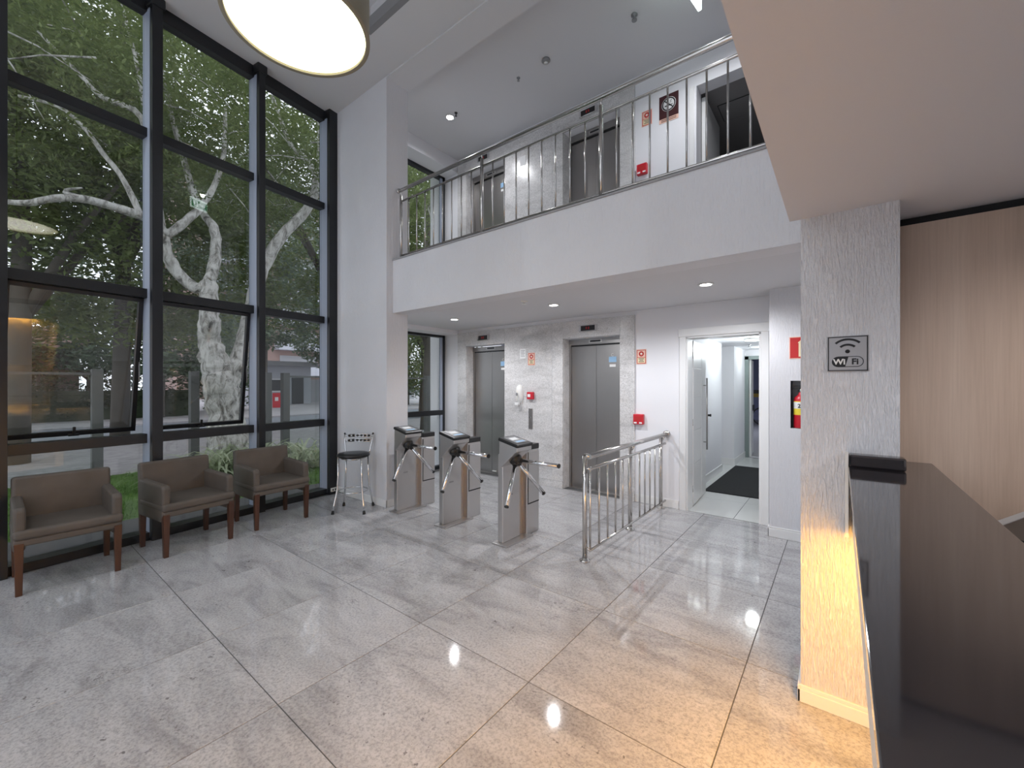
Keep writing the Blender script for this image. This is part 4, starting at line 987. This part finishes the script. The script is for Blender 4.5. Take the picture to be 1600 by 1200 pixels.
w_ = B('window', 2.0, 2.05, -1.8, -.3, 1.0, 2.0, M['trimw'], h2); B('pane', 2.05, 2.06, -1.72, -.38, 1.08, 1.92, M['blackp'], w_)
gw = thing('garden_wall', 'grey concrete garden wall beside the gatehouse', 'wall', (-36.5, 20.0, -.1)); B('wall', -.12, .12, -3.2, 9, 0, 1.9, M['conc'], gw); B('coping', -.18, .18, -3.2, 9, 1.9, 2.0, M['paving'], gw)
h3 = thing('apartment_block', 'terracotta apartment block with pale balconies behind the trees', 'building', (-58, 24, -.1))
B('wall', -6, 6, -12, 12, 0, 26, M['brickish'], h3)
for i in range(8):
    z = 2.6+i*3.0
    for j in range(3):
        y = -10.5+j*7.6
        bl = B('balcony', 6, 7.3, y, y+5.6, z, z+1.0, M['house2'], h3); w_ = B('window', 6, 6.06, y+.6, y+5.0, z+1.0, z+2.4, M['conc'], h3)
h4 = thing('apartment_block', 'distant mauve building behind the left trees', 'building', (-48, -14, -.1)); B('wall', -6, 6, -9, 9, 0, 18, M['house'], h4)
for i in range(5):
    for j in range(5): w_ = B('window', 6, 6.06, -8+j*3.4, -6.3+j*3.4, 2+i*3.2, 3.6+i*3.2, M['conc'], h4)
# red board on the forecourt
rb = thing('sandwich_board', 'small red folding board on the forecourt', 'board', (-29.7, 12.2, -.08), math.radians(-20))
MB().box(-.02, .02, -.24, .24, 0, 1.0, Matrix.Translation((.2,0,0)) @ Matrix.Rotation(math.radians(-11), 4, 'Y')).build('front_panel', M['red'], rb)
MB().box(-.02, .02, -.24, .24, 0, 1.0, Matrix.Translation((-.2,0,0)) @ Matrix.Rotation(math.radians(11), 4, 'Y')).build('rear_panel', M['red'], rb)
B('white_mark', .11, .135, -.10, .10, .45, .7, M['paper'], rb)
# glass fence
fe = thing('glass_fence', 'glass fence with grey posts at the lawn edge', 'fence', (-9.9, 0, -.1))
ps = [-4.5, -1.7, 1.2, 2.55, 3.87, 4.25, 6.2, 8.4]
for y in ps: B('post', -.08, .08, y-.07, y+.07, 0, 1.85, M['postm'], fe, .004)
for a, b in zip(ps[:-1], ps[1:]):
    if b-a > .5 and not (1.1 < a < 3.0): B('glass_panel', -.006, .006, a+.07, b-.07, .05, 1.75, M['fglass'], fe); B('top_rail', -.02, .02, a+.07, b-.07, 1.75, 1.79, M['postm'], fe)
# variegated plants
def plant(x, y, n, L_, label, sc=1):
    t = thing('variegated_plant', label, 'plant', (x, y, -.08), 0, 'striped plants on the lawn')
    vs = []; fs = []
    for i in range(n):
        a = rnd.uniform(0, 2*PI); l = L_*rnd.uniform(.6,1.15); el = rnd.uniform(.5,1.35); w = rnd.uniform(.016,.026)*sc; ox_, oy_ = rnd.uniform(-.22,.22), rnd.uniform(-.22,.22); b = len(vs); m_ = 7
        for j in range(m_+1):
            s_ = j/m_; e = el-s_*s_*2.1; r_ = l*s_
            rad = l*(math.cos(el)*s_+ .45*s_*s_); z = l*(math.sin(el)*s_-.62*s_*s_*s_)
            px, py = ox_+rad*math.cos(a), oy_+rad*math.sin(a); ww = w*(1-s_**3)+.001
            vs += [(px-ww*math.sin(a), py+ww*math.cos(a), max(z, .01)), (px+ww*math.sin(a), py-ww*math.cos(a), max(z, .01))]
        for j in range(m_): q = b+2*j; fs.append((q, q+1, q+3, q+2))
    m = MB(); m.v = vs; m.f = fs; m.sm = [True]*len(fs); stuff(m.build('leaves', M['stripe'], t, recalc=False))
plant(-8.3, 2.45, 170, 1.0, 'variegated plant clump in front of the pale tree trunk'); plant(-8.65, 3.2, 150, 1.0, 'variegated plant clump right of the pale tree trunk')
plant(-8.0, 3.75, 150, 1.0, 'variegated plant clump seen over the armchair next to the stool'); plant(-8.9, 2.0, 80, .6, 'variegated plant clump left of the pale tree trunk'); plant(-8.2, 7.9, 100, .9, 'variegated plant clump seen through the lower side window')
